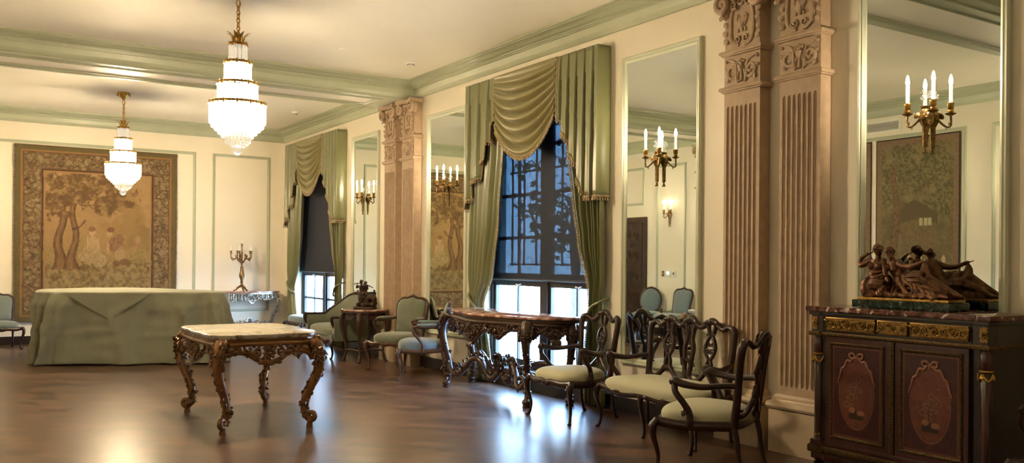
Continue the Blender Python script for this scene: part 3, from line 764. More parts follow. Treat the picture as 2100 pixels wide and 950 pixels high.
M_breche = mat('breccia_marble', (.6, .52, .40), .24, ramp=[(.26, (.07, .05, .03)), (.38, (.17, .13, .09)), (.46, (.28, .245, .19)), (.60, (.34, .305, .25)), (.70, (.12, .08, .05))], var=.1, vscale=4.5, distort=3., detail=7)
def spine(z_off):  # list of (out, z)
    return z_off
def marble_table():
    t = thing('marble_topped_table', 'gilded carved rococo table with a cream breccia marble top, standing alone on the parquet', 'table', (2.315, 8.03, 0))
    rng = random.Random(5); HX, HY = .47, .66
    # serpentine top
    def outline(s, n=96):
        out = []
        for i in range(n):
            a = 2 * PI * i / n; ca, sa = cos(a), sin(a); q = 6
            r = (abs(ca) ** q + abs(sa) ** q) ** (-1 / q); x, y = ca * r, sa * r
            wob = 1 + .014 * cos(2 * PI * 1.5 * (x if abs(y) > abs(x) else y)) - .004
            out.append((x * HX * s * wob, y * HY * s * wob))
        return out
    m = MB(); m.prism(outline(1.02), .782, .824, bev=.012); m.build('marble_top', M_breche, t, smooth=40)
    m = MB(); m.prism(outline(.975), .755, .786, bev=.006); m.build('top_moulding', M_giltwood, t, smooth=40)
    FX, FY = .365, .62
    for sx in (-1, 1):
        for sy in (-1, 1):
            d = V((sx, sy, 0)).normalized(); f = V((sx * FX, sy * FY, 0))
            pr = [(.035, .76), (.085, .69), (.098, .60), (.085, .50), (.05, .42), (.0, .33), (-.035, .24), (-.045, .16), (-.03, .10), (.01, .072)]
            P = spl([f + d * o + V((0, 0, z)) for o, z in pr], 5); R = lerpr([.050, .048, .043, .040, .038, .036, .034, .031, .030, .030], len(P))
            m = MB(); m.tube(P, R, 10)
            m.tube([p + d * .018 for p in P], [r_ * .8 for r_ in R], 6)
            m.tube(spiral(f + d * .025 + V((0, 0, .098)), d, (0, 0, 1), .045, 1.3, PI * 1.2, 16, .2), lerpr([.026, .022, .016], 16), 8)
            m.cur = 1; encrust(m, P[:-3], R, .011, rng, .022); encrust(m, P[:14], R, .012, rng, .028)
            for k in range(5):
                for q in (-1, 1):
                    sd = d.cross(V((0, 0, 1))) * q; leaf(m, P[2 + k * 2] + sd * .03, (sd + d * .6 + V((0, 0, -.8))), d, .075, .024)
            rosette(m, f + d * .13 + V((0, 0, .66)), d.cross(V((0, 0, 1))), (0, 0, 1), d, .045)
            rosette(m, f + d * .08 + V((0, 0, .44)), d.cross(V((0, 0, 1))), (0, 0, 1), d, .035)
            leg = m.build('leg', [M_giltwood, M_giltdark], t, smooth=60)
            m = MB(); m.lathe([(0, 0), (.030, 0), (.031, .01), (.023, .045), (.030, .055), (.026, .068), (0, .07)], f + d * .012, 12); m.build('hoof_foot', M_giltwood, leg)
    # pierced aprons
    def apron(p0, p1, nrm):
        p0, p1, nrm = V(p0), V(p1), V(nrm); ex = (p1 - p0); L = ex.length; ex.normalize(); ez = V((0, 0, 1))
        def at(u, z, o=0): return p0 + ex * (u * L) + ez * z + nrm * (o + .035 * sin(PI * u))
        m = MB()
        m.tube([at(i / 20, .742) for i in range(21)], .022, 8)
        low = [(0, .60), (.06, .655), (.18, .675), (.28, .655), (.36, .615), (.44, .585), (.5, .575), (.56, .585), (.64, .615), (.72, .655), (.82, .675), (.94, .655), (1, .60)]
        P = spl([at(u, z) for u, z in low], 4); m.tube(P, lerpr([.034, .026, .021, .020, .022, .026, .022, .020, .021, .026, .034], len(P)), 8)
        m.cur = 1; encrust(m, P, .016, .022, rng, .017); m.cur = 0
        for sg in (0, 1):
            vs = []; nn_ = 8
            for i in range(nn_ + 1):
                u = .0 + .20 * i / nn_; u = 1 - u if sg else u; zl = .62 + .055 * min(1, i / 4.)
                vs += [at(u, .745, -.004), at(u, zl, -.004), at(u, zl, .010), at(u, .745, .010)]
            m.add(vs, [(4 * i + a, 4 * i + b, 4 * i + 4 + b, 4 * i + 4 + a) for i in range(nn_) for a, b in ((0, 1), (1, 2), (2, 3), (3, 0))])
        # cartouche
        c = at(.5, .66, .012)
        m.cur = 1; rosette(m, c, ex, ez, nrm, .060, 8)
        for k in range(26): leaf(m, c + ex * rng.uniform(-.26, .26) + ez * rng.uniform(-.04, .065) + nrm * .004, ex * rng.uniform(-1, 1) + ez * rng.uniform(-1, 1), nrm, rng.uniform(.03, .06), rng.uniform(.009, .016))
        for s in (-1, 1):
            stube(m, [c + ex * s * .02 - ez * .075 + nrm * .0, c + ex * s * .09 - ez * .05, c + ex * s * .125 + ez * .02, c + ex * s * .08 + ez * .06], [.012, .016, .013, .008], 5, 6)
            cscroll(m, c + ex * s * .10, ex * s, ez, .04, .011, 1.3, 0, 14, 6); cscroll(m, c + ex * s * .19 + ez * .02, ex * s, ez, .038, .010, 1.4, 2, 14, 6)
            leaf(m, c + ex * s * .05 - ez * .06, ex * s - ez * .4, nrm, .09, .022); leaf(m, c + ex * s * .14, ex * s + ez * .3, nrm, .09, .02)
            leaf(m, c - ez * .05 + ex * s * .01, -ez + ex * s * .5, nrm, .06, .018)
            m.tube([at(.5 + s * .26, .735), at(.5 + s * .245, .655)], .012, 6)
            q = at(.5 + s * .36, .70, .01); cscroll(m, q, ex * -s, ez, .04, .010, 1.5, 1, 14, 6); rosette(m, q + ex * s * .055, ex, ez, nrm, .024)
            leaf(m, q, ex * s - ez * .2, nrm, .10, .02)
        for k in range(14): m.ball(c + ex * rng.uniform(-.12, .12) + ez * rng.uniform(-.05, .06) + nrm * .012, rng.uniform(.008, .016), 5, 4)
        return m.build('pierced_apron', [M_giltwood, M_giltdark], t, smooth=60)
    x, y = .40, .60
    apron((-x, -y - .02, 0), (x, -y - .02, 0), (0, -1, 0)); apron((x, y + .02, 0), (-x, y + .02, 0), (0, 1, 0))
    apron((-x - .02, y, 0), (-x - .02, -y, 0), (-1, 0, 0)); apron((x + .02, -y, 0), (x + .02, y, 0), (1, 0, 0))
    # long-side pendants
    for sx in (-1, 1):
        m = MB(); c = V((sx * .46, 0, .60))
        leaf(m, c, (0, 0, -1), (sx, 0, 0), .13, .035); rosette(m, c + V((sx * .01, 0, .02)), (0, 1, 0), (0, 0, 1), (sx, 0, 0), .045)
        for s in (-1, 1): leaf(m, c + V((0, s * .03, .0)), (0, s * .6, -1), (sx, 0, 0), .10, .025)
        m.build('carved_pendant', M_giltdark, t, smooth=60)
    return t
marble_table()

def carved_console():
    # big walnut console in front of the middle window; local origin on the floor at the wall side centre
    t = thing('console_table', 'large dark carved walnut console table with a marble top, before the big window', 'console table', (5.33, 8.10, 0))
    rng = random.Random(9)
    def outline(s, k=0):
        pts = [(.07, -1.06), (-.12, -1.10), (-.30, -1.02), (-.42, -.84), (-.47, -.62), (-.52, -.40), (-.60, -.18), (-.62, 0), (-.60, .18), (-.52, .40), (-.46, .62), (-.40, .84), (-.28, 1.02), (-.12, 1.10), (.07, 1.06)]
        P = [(p.x, p.y) for p in spl([(a, b, 0) for a, b in pts], 5)]
        return [(a * s if a < 0 else a, b * s) for a, b in P]
    m = MB(); m.prism(outline(1.0), .872, .898, bev=.009); m.build('marble_top', M_redmarble, t, smooth=40)
    m = MB(); m.prism(outline(.965), .835, .873, bev=.006); m.build('top_moulding', M_wal2, t, smooth=40)
    legs = [(-.44, -.82, 1), (-.44, .82, 1), (-.02, -.95, 0), (.0, 1.00, 0)]
    for (fx, fy, front) in legs:
        f = V((fx, fy, 0)); sy = 1 if fy > 0 else -1; d = V((-.75, sy * .66, 0)) if front else V((-.3, sy * .95, 0))
        pr = [(.02, .84), (.065, .76), (.075, .66), (.055, .54), (.02, .42), (-.012, .30), (-.02, .20), (-.008, .12), (.012, .06)]
        P = spl([f + d * o + V((0, 0, z)) for o, z in pr], 5); R = lerpr([.055, .056, .050, .040, .034, .030, .028, .030, .034], len(P))
        m = MB(); m.tube(P, R, 10); m.tube([p + d * .016 for p in P], [q * .75 for q in R], 6)
        encrust(m, P, R, .034, rng, .022)
        for k in range(4):
            for q in (-1, 1):
                sd = d.cross(V((0, 0, 1))) * q; leaf(m, P[2 + k * 2] + sd * .03, (sd + d * .4 + V((0, 0, -1.))), d, .10, .028)
        rosette(m, f + d * .125 + V((0, 0, .70)), d.cross(V((0, 0, 1))), (0, 0, 1), d, .05, 8)
        cscroll(m, f + d * .03 + V((0, 0, .20)), d, (0, 0, 1), .05, .016, 1.2, 0)
        m.ball(f + d * -.0 + V((0, 0, .15)), (.045, .045, .022), 10, 6); m.ball(f + d * .02 + V((0, 0, .05)), (.05, .05, .04), 10, 6)
        leg = m.build('leg', M_wal2, t, smooth=60)
        m = MB(); m.lathe([(0, 0), (.042, 0), (.046, .012), (.036, .028), (.040, .04), (0, .05)], f + d * .02, 14); m.build('foot', M_wal2, leg)
    def apron(path, drops, seed):
        # path of plan points; drops: (u, depth)
        P = spl([(a, b, 0) for a, b in path], 8); n = len(P); m = MB()
        def at(u, z, o=0):
            q = u * (n - 1); i = min(int(q), n - 2); p = P[i].lerp(P[i + 1], q - i); tt = (P[i + 1] - P[i]).normalized(); nn = V((tt.y, -tt.x, 0)) 
            if nn.x > .3: nn = -nn
            return p + V((0, 0, z)) + nn * o, tt, nn
        m.tube([at(i / 30, .815)[0] for i in range(31)], .024, 8)
        lo = spl([at(u, z)[0] for u, z in drops], 5); m.tube(lo, .022, 8); encrust(m, lo, .018, .035, rng, .022)
        zz = lambda u: next((z0 + (z1 - z0) * (u - u0) / (u1 - u0) for (u0, z0), (u1, z1) in zip(drops, drops[1:]) if u <= u1), .7)
        NN = 60; vs = []
        for i in range(NN + 1):
            u_ = i / NN; zl = zz(u_)
            for (z_, o_) in ((.815, -.010), (zl, -.010), (zl, .010), (.815, .010)): vs.append(at(u_, z_, o_)[0])
        m.add(vs, [(4 * i + a, 4 * i + b, 4 * i + 4 + b, 4 * i + 4 + a) for i in range(NN) for a, b in ((0, 1), (1, 2), (2, 3), (3, 0))])
        k = 0; u = .05
        while u < .97:
            z1 = zz(u); p, tt, nn = at(u, (z1 + .80) / 2, .012); h = (.80 - z1) / 2
            sg = -1 if u < .5 else 1
            if h > .02:
                cscroll(m, p, tt * sg, V((0, 0, 1)), max(.030, h * .85), .013, 1.3, k * 1.3, 16, 6)
                leaf(m, p, tt * sg + V((0, 0, -.6)), nn, .10, .026); 
                if k % 2: rosette(m, p + nn * .01, tt, (0, 0, 1), nn, .034)
                for q in range(3): m.ball(p + tt * rng.uniform(-.05, .05) + V((0, 0, rng.uniform(-h, h))) + nn * .01, rng.uniform(.012, .02), 5, 4)
            u += .075; k += 1
        p, tt, nn = at(.5, zz(.5) + .02, .02)
        for s in (-1, 0, 1): leaf(m, p, V((0, 0, -1)) + tt * s * .8, nn, .12, .034)
        rosette(m, p + V((0, 0, .05)), tt, (0, 0, 1), nn, .055, 8)
        return m.build('carved_apron', M_wal2, t, smooth=60)
    front = [(-.42, -.80), (-.46, -.58), (-.52, -.36), (-.58, -.16), (-.60, 0), (-.58, .16), (-.52, .36), (-.46, .58), (-.42, .80)]
    apron(front, [(0, .66), (.06, .74), (.14, .755), (.20, .70), (.235, .66), (.27, .70), (.34, .74), (.42, .66), (.5, .58), (.58, .66), (.66, .74), (.73, .70), (.765, .66), (.80, .70), (.86, .755), (.94, .74), (1, .66)], 1)
    apron([(-.40, -.84), (-.30, -.96), (-.15, -1.0), (.02, -.98)], [(0, .68), (.25, .76), (.5, .66), (.75, .76), (1, .68)], 2)
    apron([(.04, 1.0), (-.15, 1.02), (-.28, .97), (-.40, .85)], [(0, .68), (.25, .76), (.5, .66), (.75, .76), (1, .68)], 3)
    # scrolling stretcher
    m = MB()
    for s in (-1, 1):
        pts = [(-.42, s * .82, .30), (-.44, s * .74, .20), (-.42, s * .62, .17), (-.38, s * .52, .26), (-.34, s * .42, .36), (-.30, s * .32, .34), (-.28, s * .24, .22), (-.26, s * .16, .16), (-.24, s * .06, .22), (-.22, 0, .30)]
        P = spl(pts, 5); m.tube(P, lerpr([.024, .03, .034, .034, .034, .036, .036, .034, .03], len(P)), 8); encrust(m, P, .03, .05, rng, .024)
        pts = [(-.0, s * .95, .30), (-.06, s * .80, .36), (-.12, s * .62, .40), (-.18, s * .40, .34), (-.22, s * .2, .28), (-.22, 0, .26)]
        P = spl(pts, 5); m.tube(P, lerpr([.022, .028, .03, .03, .034, .034], len(P)), 8); encrust(m, P, .026, .055, rng, .022)
        for c in ((-.40, s * .66, .22), (-.32, s * .36, .38), (-.27, s * .2, .18)): cscroll(m, c, (0, -s, 0), (0, 0, 1), .07, .022, 1.3, .5, 16, 7)
        for k in range(9):
            u = k / 8; leaf(m, (-.36 + u * .10, s * (.60 - .5 * u), .30 + .10 * sin(u * PI)), (0, -s * .6, 1), (-1, 0, 0), .07, .026, .5)
    for k in range(16): m.ball((-.24 + rng.uniform(-.05, .05), rng.uniform(-.13, .13), .36 + rng.uniform(-.06, .09)), rng.uniform(.018, .032), 6, 5)
    rosette(m, (-.28, 0, .33), (0, 1, 0), (0, 0, 1), (-1, 0, 0), .08, 8)
    for a in range(7): leaf(m, (-.24, 0, .38), (0, cos(a * PI / 6), sin(a * PI / 6) + .2), (-1, 0, 0), .13, .035, .5)
    m.build('carved_stretcher', M_wal2, t, smooth=60)
    return t
carved_console()

# ---------------------------------------------------------------- seating
def cab_leg(mb, top, foot, d, z0=.0, r=(.030, .026, .017, .013, .016), bulge=.035):
    # cabriole leg from top to foot, bulging along d
    top, foot, d = V(top), V(foot), V(d).normalized()
    pts = []
    for t_, b in ((0, .2), (.12, 1), (.3, .9), (.5, .15), (.7, -.45), (.88, -.3), (1, .25)):
        p = top.lerp(foot, t_); pts.append(p + d * bulge * b)
    P = spl(pts, 4); mb.tube(P, lerpr(list(r), len(P)), 8)
    mb.ball(pts[-1] + V((0, 0, .012)) + d * .004, (r[-1] * 1.25, r[-1] * 1.25, .014), 8, 5)
    return P
def arc_back(hw, sag):
    return lambda x, z, lean=.0: V((x, -sag * (1 - (x / hw) ** 2), z))
def lower_seat(t):
    for o in kids(t):
        for v in o.data.vertices:
            w = 1 if v.co.z < .45 else max(0, (.82 - v.co.z) / .37)
            v.co.z *= 1 - .068 * w
        o.data.update()
def open_armchair():
    # facing +y ; origin at floor centre. carved open-back armchair with cream seat
    t = thing('open_back_armchair', '', 'armchair')
    FW, RW, FY, RY = .315, .235, .25, -.24
    m = MB(); pillow(m, .645, .585, .378, .105, n=36, m=18, p=3.0, dome=.35, cy=.015, taper=.80); m.build('seat', M_cream_up, t, smooth=80)
    # seat rails
    m = MB()
    rail = lambda pts, r=.020: stub(m, pts, r, 6, 8, flat=1.5)
    rail([(-FW, FY, .385), (-.2, FY + .035, .372), (-.08, FY + .05, .385), (0, FY + .055, .372), (.08, FY + .05, .385), (.2, FY + .035, .372), (FW, FY, .385)])
    for s in (-1, 1): rail([(s * FW, FY, .385), (s * .31, .08, .372), (s * .28, -.1, .38), (s * RW, RY, .385)])
    rail([(-RW, RY, .385), (0, RY - .02, .385), (RW, RY, .385)])
    rosette(m, (0, FY + .075, .378), (1, 0, 0), (0, 0, 1), (0, 1, 0), .026)
    for s in (-1, 1): leaf(m, (s * .03, FY + .07, .38), (s, 0, .1), (0, 1, 0), .08, .014)
    m.build('seat_rail', M_wal, t)
    for s in (-1, 1):
        m = MB(); cab_leg(m, (s * FW, FY, .40), (s * (FW + .01), FY + .02, 0), (s * .7, .8, 0)); leaf(m, (s * FW * 1.03, FY + .03, .40), (s * .2, .2, -1), (s, 1, 0), .11, .022); m.build('leg', M_wal, t)
        m = MB(); cab_leg(m, (s * RW, RY, .40), (s * (RW + .01), RY - .09, 0), (0, -1, 0), r=(.024, .021, .016, .014, .015), bulge=.012); m.build('leg', M_wal, t)
    # back
    sag = .055; HB = .265
    def B(x, z): # curved & leaning back surface
        return V((x, RY - .005 - sag * (1 - min(1, (x / HB) ** 2)) - (z - .42) * .16, z))
    m = MB()
    for s in (-1, 1): m = MB(); stub(m, [B(s * .225, .38), B(s * .235, .46), B(s * .240, .56), B(s * .250, .66), B(s * .262, .76), B(s * .272, .85), B(s * .262, .915), B(s * .225, .935)], [.026, .024, .023, .022, .022, .023, .025, .021], 6, 8); m.ball(B(s * .262, .918), .026, 8, 6); leaf(m, B(s * .236, .48), (0, .1, 1), (0, -1, 0), .08, .02); m.build('back_post', M_wal, t)

    m = MB()
    stub(m, [B(-.262, .915), B(-.215, .925), B(-.15, .895), B(-.085, .93), B(-.035, .965), B(0, .97), B(.035, .965), B(.085, .93), B(.15, .895), B(.215, .925), B(.262, .915)], [.020, .018, .017, .020, .024, .026, .024, .020, .017, .018, .020], 6, 8)
    rosette(m, B(0, .972) + V((0, .018, 0)), (1, 0, 0), (0, 0, 1), (0, 1, 0), .034); 
    for s in (-1, 1): leaf(m, B(s * .02, .97) + V((0, .015, 0)), (s, 0, -.25), (0, 1, 0), .10, .018); cscroll(m, B(s * .1, .93) + V((0, .01, 0)), (s, 0, 0), (0, 0, 1), .022, .008)
    m.build('crest_rail', M_wal, t)
    m = MB()
    for s in (-1, 1):
        stub(m, [B(s * .232, .50), B(s * .215, .465), B(s * .165, .455), B(s * .11, .48), B(s * .06, .525), B(s * .02, .56)], [.016, .017, .016, .016, .017, .018], 6, 8)
        stub(m, [B(s * .225, .535), B(s * .20, .495), B(s * .16, .488)], [.010, .010, .006], 5, 6)
    m.build('lower_back_loops', M_wal, t)
    m = MB()
    for s in (-1, 1):
        stub(m, [B(s * .022, .52), B(s * .030, .60), B(s * .018, .655), B(s * .040, .70), B(s * .052, .745), B(s * .040, .80), B(s * .018, .835), B(s * .03, .88), B(s * .045, .94)], [.016, .015, .012, .013, .014, .013, .012, .014, .018], 6, 8)
        cscroll(m, B(s * .022, .72) + V((0, .004, 0)), (s, 0, 0), (0, 0, 1), .022, .008, 1.2, 1); cscroll(m, B(s * .018, .775), (-s, 0, 0), (0, 0, -1), .018, .007)
        leaf(m, B(s * .04, .70), (s * .6, 0, 1), (0, 1, 0), .06, .014); leaf(m, B(s * .02, .84), (s * .8, 0, .6), (0, 1, 0), .055, .013); leaf(m, B(s * .02, .64), (s * .9, 0, -.5), (0, 1, 0), .05, .012)
    rosette(m, B(0, .845) + V((0, .012, 0)), (1, 0, 0), (0, 0, 1), (0, 1, 0), .024); rosette(m, B(0, .66) + V((0, .01, 0)), (1, 0, 0), (0, 0, 1), (0, 1, 0), .022); m.ball(B(0, .60), (.02, .014, .04), 8, 6)
    m.build('pierced_splat', M_wal, t)
    for s in (-1, 1):
        m = MB()
        stub(m, [B(s * .245, .655) + V((0, .005, 0)), (s * .275, -.20, .652), (s * .315, -.06, .640), (s * .335, .06, .652), (s * .328, .125, .668), (s * .315, .16, .655)], [.018, .016, .017, .020, .023, .017], 6, 8)
        m.ball((s * .322, .145, .658), .023, 8, 6)
        stub(m, [(s * .322, .13, .655), (s * .345, .115, .60), (s * .335, .06, .53), (s * .315, .03, .47), (s * .318, .02, .40), (s * .312, .02, .37)], [.020, .018, .018, .020, .022, .018], 6, 8)
        leaf(m, (s * .33, .05, .50), (0, .2, -1), (s, 0, 0), .09, .02)
        m.build('arm', M_wal, t)
    lower_seat(t)
    return t
oc = open_armchair()
oc.location = (4.94, 6.60, 0); oc.rotation_euler.z = math.radians(180 - 90)
oc['label'] = 'dark open-back armchair with cream seat, between the carved console and the cream settee'
oc['group'] = 'dark open-back armchairs with cream seats'
dup(oc, (4.535, 4.445, 0), math.radians(114 - 90), 'dark open-back armchair with cream seat nearest the camera, beside the inlaid cabinet')

dup(oc, (5.20, 2.25, 0), math.radians(90), 'dark open-back armchair almost hidden behind the right end of the inlaid cabinet')

def open_settee():
    t = thing('open_back_settee', 'dark carved open-back settee with a long cream seat, standing under the tall mirror', 'settee', (5.10, 5.51, 0), math.radians(90))
    W = 1.17; FW, RW, FY, RY = .585, .50, .22, -.23
    m = MB(); pillow(m, 1.205, .575, .378, .108, n=60, m=18, p=3.6, dome=.3, cy=.01, taper=.87); m.build('seat', M_cream_up, t, smooth=80)
    m = MB(); pts = []
    for i in range(15):
        u = i / 14; x = -FW + 2 * FW * u; pts.append((x, FY + .05 * sin(PI * u), .378 + .012 * cos(u * 4 * PI)))
    stub(m, pts, .021, 4, 8, flat=1.5)
    for s in (-1, 1): stub(m, [(s * FW, FY, .385), (s * .57, .05, .375), (s * RW, RY, .385)], .02, 6, 8, flat=1.4)
    stub(m, [(-RW, RY, .385), (RW, RY, .385)], .02, 4, 8)
    rosette(m, (0, FY + .07, .37), (1, 0, 0), (0, 0, 1), (0, 1, 0), .03)
    for s in (-1, 1):
        leaf(m, (s * .03, FY + .065, .375), (s, 0, .1), (0, 1, 0), .12, .016); leaf(m, (s * .25, FY + .06, .38), (s, 0, .1), (0, 1, 0), .12, .014)
    m.build('seat_rail', M_wal, t)
    for s in (-1, 1):
        m = MB(); cab_leg(m, (s * FW, FY, .40), (s * (FW + .01), FY + .02, 0), (s * .7, .8, 0)); leaf(m, (s * FW * 1.02, FY + .03, .40), (s * .2, .2, -1), (s, 1, 0), .11, .022); m.build('leg', M_wal, t)
        m = MB(); cab_leg(m, (s * RW, RY, .40), (s * RW, RY - .03, 0), (0, -1, 0), r=(.024, .021, .016, .014, .015), bulge=.01); m.build('leg', M_wal, t)
    m = MB(); cab_leg(m, (0, FY + .04, .38), (0, FY + .02, 0), (0, 1, 0), r=(.024, .021, .016, .014, .015), bulge=.02); m.build('leg', M_wal, t)
    def B(x, z): return V((x, RY - .0 - (z - .42) * .13, z))
    m = MB()
    for s in (-1, 1):
        m = MB(); stub(m, [B(s * .475, .38), B(s * .480, .50), B(s * .485, .62), B(s * .497, .76), B(s * .50, .85), B(s * .485, .905), B(s * .44, .92)], [.026, .024, .023, .022, .023, .024, .021], 6, 8)
        m.ball(B(s * .487, .905), .026, 8, 6); m.build('back_post', M_wal, t)
    m = MB()
    for s in (-1, 1):
        stub(m, [B(s * .01, .46), B(s * .03, .56), B(s * .042, .66), B(s * .05, .74), B(s * .03, .80), B(s * .035, .87), B(s * .06, .93)], [.018, .018, .018, .018, .016, .017, .02], 6, 8)
        leaf(m, B(s * .03, .6) + V((0, .01, 0)), (s * .3, 0, 1), (0, 1, 0), .1, .02); leaf(m, B(s * .03, .82), (s * .5, 0, 1), (0, 1, 0), .09, .018)
    for z in (.50, .64, .90): rosette(m, B(0, z) + V((0, .016, 0)), (1, 0, 0), (0, 0, 1), (0, 1, 0), .028)
    m.build('centre_post', M_wal, t)
    m = MB(); pts = [B(-.487, .90), B(-.43, .925), B(-.37, .90), B(-.30, .94), B(-.245, .965), B(-.19, .94), B(-.12, .905), B(-.06, .94), B(0, .975), B(.06, .94), B(.12, .905), B(.19, .94), B(.245, .965), B(.30, .94), B(.37, .90), B(.43, .925), B(.487, .90)]
    stub(m, pts, [.02, .018, .018, .022, .026, .022, .018, .022, .028, .022, .018, .022, .026, .022, .018, .018, .02], 5, 8)
    for x in (-.245, 0, .245):
        rosette(m, B(x, .965) + V((0, .02, 0)), (1, 0, 0), (0, 0, 1), (0, 1, 0), .032)
        for s in (-1, 1): leaf(m, B(x + s * .02, .965) + V((0, .015, 0)), (s, 0, -.3), (0, 1, 0), .09, .018); cscroll(m, B(x + s * .085, .935), (s, 0, 0), (0, 0, 1), .022, .008)
    m.build('crest_rail', M_wal, t)
    for cx in (-.245, .245):
        m = MB()
        for s in (-1, 1):
            stub(m, [B(cx + s * .235, .56), B(cx + s * .215, .50), B(cx + s * .165, .475), B(cx + s * .11, .49), B(cx + s * .06, .535), B(cx + s * .02, .58)], [.016, .018, .018, .017, .018, .018], 6, 8)
        stub(m, [B(cx - .03, .545), B(cx, .565), B(cx + .03, .545)], .016, 5, 8)
        m.build('lower_back_loops', M_wal, t)
        m = MB()
        for s in (-1, 1):
            stub(m, [B(cx + s * .02, .55), B(cx + s * .028, .61), B(cx + s * .015, .66), B(cx + s * .04, .70), B(cx + s * .055, .75), B(cx + s * .04, .80), B(cx + s * .018, .84), B(cx + s * .03, .88), B(cx + s * .045, .94)], [.016, .015, .012, .013, .015, .014, .012, .014, .018], 6, 8)
            cscroll(m, B(cx + s * .022, .72) + V((0, .004, 0)), (s, 0, 0), (0, 0, 1), .024, .009, 1.2, 1); cscroll(m, B(cx + s * .018, .78), (-s, 0, 0), (0, 0, -1), .020, .008)
            leaf(m, B(cx + s * .04, .70), (s * .6, 0, 1), (0, 1, 0), .06, .014); leaf(m, B(cx + s * .02, .84), (s * .8, 0, .6), (0, 1, 0), .055, .013)
        rosette(m, B(cx, .845) + V((0, .012, 0)), (1, 0, 0), (0, 0, 1), (0, 1, 0), .026); rosette(m, B(cx, .66) + V((0, .01, 0)), (1, 0, 0), (0, 0, 1), (0, 1, 0), .024)
        m.build('pierced_splat', M_wal, t)
    for s in (-1, 1):
        m = MB()
        stub(m, [B(s * .485, .645), (s * .52, -.20, .640), (s * .57, -.06, .625), (s * .60, .06, .64), (s * .595, .12, .655), (s * .585, .15, .645)], [.018, .016, .017, .020, .023, .017], 6, 8)
        m.ball((s * .590, .14, .648), .023, 8, 6)
        stub(m, [(s * .592, .13, .645), (s * .612, .11, .59), (s * .60, .055, .52), (s * .580, .02, .46), (s * .585, .01, .40), (s * .575, .01, .37)], [.020, .018, .018, .020, .022, .018], 6, 8)
        m.build('arm', M_wal, t)
    lower_seat(t)
    return t
open_settee()

M_brw = mat('warm_walnut_frame', (.075, .030, .014), .32, var=.4, vscale=20)
def fauteuil(label, loc, rz, wood, up, arms=True, oval=False, group=None, name='upholstered_armchair', cat='armchair'):
    t = thing(name, label, cat, loc, rz, group)
    FW, RW, FY, RY = .305, .235, .25, -.24
    m = MB(); pillow(m, .60, .55, .375, .10, n=36, m=18, p=3.0, dome=.35, cy=.01, taper=.82); m.build('seat', up, t, smooth=80)
    m = MB()
    stube(m, [(-FW, FY, .365), (-.2, FY + .035, .35), (-.08, FY + .045, .36), (0, FY + .05, .345), (.08, FY + .045, .36), (.2, FY + .035, .35), (FW, FY, .365)], .019, 6, 8, flat=1.5)
    for s in (-1, 1): stube(m, [(s * FW, FY, .365), (s * .30, .06, .35), (s * RW, RY, .365)], .018, 6, 8, flat=1.5)
    stube(m, [(-RW, RY, .365), (RW, RY, .365)], .018, 4, 8)
    rosette(m, (0, FY + .065, .355), (1, 0, 0), (0, 0, 1), (0, 1, 0), .022)
    m.build('seat_rail', wood, t)
    for s in (-1, 1):
        m = MB(); cab_leg(m, (s * FW, FY, .38), (s * (FW - .01), FY + .01, 0), (s * .7, .8, 0), bulge=.04); m.build('leg', wood, t)
        m = MB(); cab_leg(m, (s * RW, RY, .38), (s * RW, RY - .07, 0), (0, -1, 0), r=(.024, .021, .016, .014, .015), bulge=.015); m.build('leg', wood, t)
    def B(x, z, o=0): return V((x, RY - .0 - (z - .42) * .2 + o, z))
    # back outline
    if oval: out = [(.215 * cos(a), .70 + .25 * sin(a)) for a in [2 * PI * i / 40 for i in range(40)]]
    else:
        q = [(-.19, .47), (0, .455), (.19, .47), (.222, .52), (.228, .65), (.245, .80), (.235, .89), (.17, .935), (.08, .94), (0, .965), (-.08, .94), (-.17, .935), (-.235, .89), (-.245, .80), (-.228, .65), (-.222, .52)]
        out = [(p.x, p.y) for p in spl([(a, b, 0) for a, b in q], 4, True)]
    m = MB(); m.tube([B(a, b) for a, b in out], .021, 8, closed=True)
    top = max(b for a, b in out)
    rosette(m, B(0, top + .005, .012), (1, 0, 0), (0, 0, 1), (0, 1, 0), .028)
    for s in (-1, 1): leaf(m, B(s * .02, top, .01), (s, 0, -.15), (0, 1, 0), .07, .014); m.tube([B(s * .215, .36), B(s * .22, .45), B(s * .222, .54)], .019, 8)
    m.build('back_frame', wood, t)
    cx = 0; cz = sum(b for a, b in out) / len(out); n = len(out); m = MB()
    for sg in (1, -1):
        vs = []; R_ = [(1., 0), (.96, .022), (.85, .036), (.6, .046), (.3, .05)]
        for k, o in R_:
            for a, b in out: vs.append(B(a * k * .96, cz + (b - cz) * k * .97, sg * o))
        fs = [(i * n + j, i * n + (j + 1) % n, (i + 1) * n + (j + 1) % n, (i + 1) * n + j) for i in range(len(R_) - 1) for j in range(n)]
        fs.append(tuple((len(R_) - 1) * n + j for j in range(n))); m.add(vs, fs)
    m.build('back_pad', up, t, smooth=70)
    if arms:
        for s in (-1, 1):
            m = MB()
            stube(m, [B(s * .232, .68), (s * .27, -.2, .655), (s * .305, -.05, .645), (s * .315, .05, .655), (s * .305, .11, .645)], [.018, .016, .017, .020, .018], 6, 8)
            stube(m, [(s * .307, .10, .645), (s * .33, .085, .58), (s * .318, .02, .50), (s * .30, -.02, .44), (s * .298, -.02, .36)], [.019, .017, .017, .019, .018], 6, 8)
            a = m.build('arm', wood, t)
            m = MB(); stube(m, [(s * .262, -.22, .675), (s * .285, -.12, .675), (s * .305, -.02, .672), (s * .312, .05, .678)], [.016, .028, .030, .016], 6, 8, flat=.8); m.build('arm_pad', up, a)
    return t
fauteuil('sage green upholstered armchair with brown frame, turned towards the camera beside the octagonal table', (5.12, 10.745, 0), math.radians(-152 - 90), M_brw, M_sage_up)
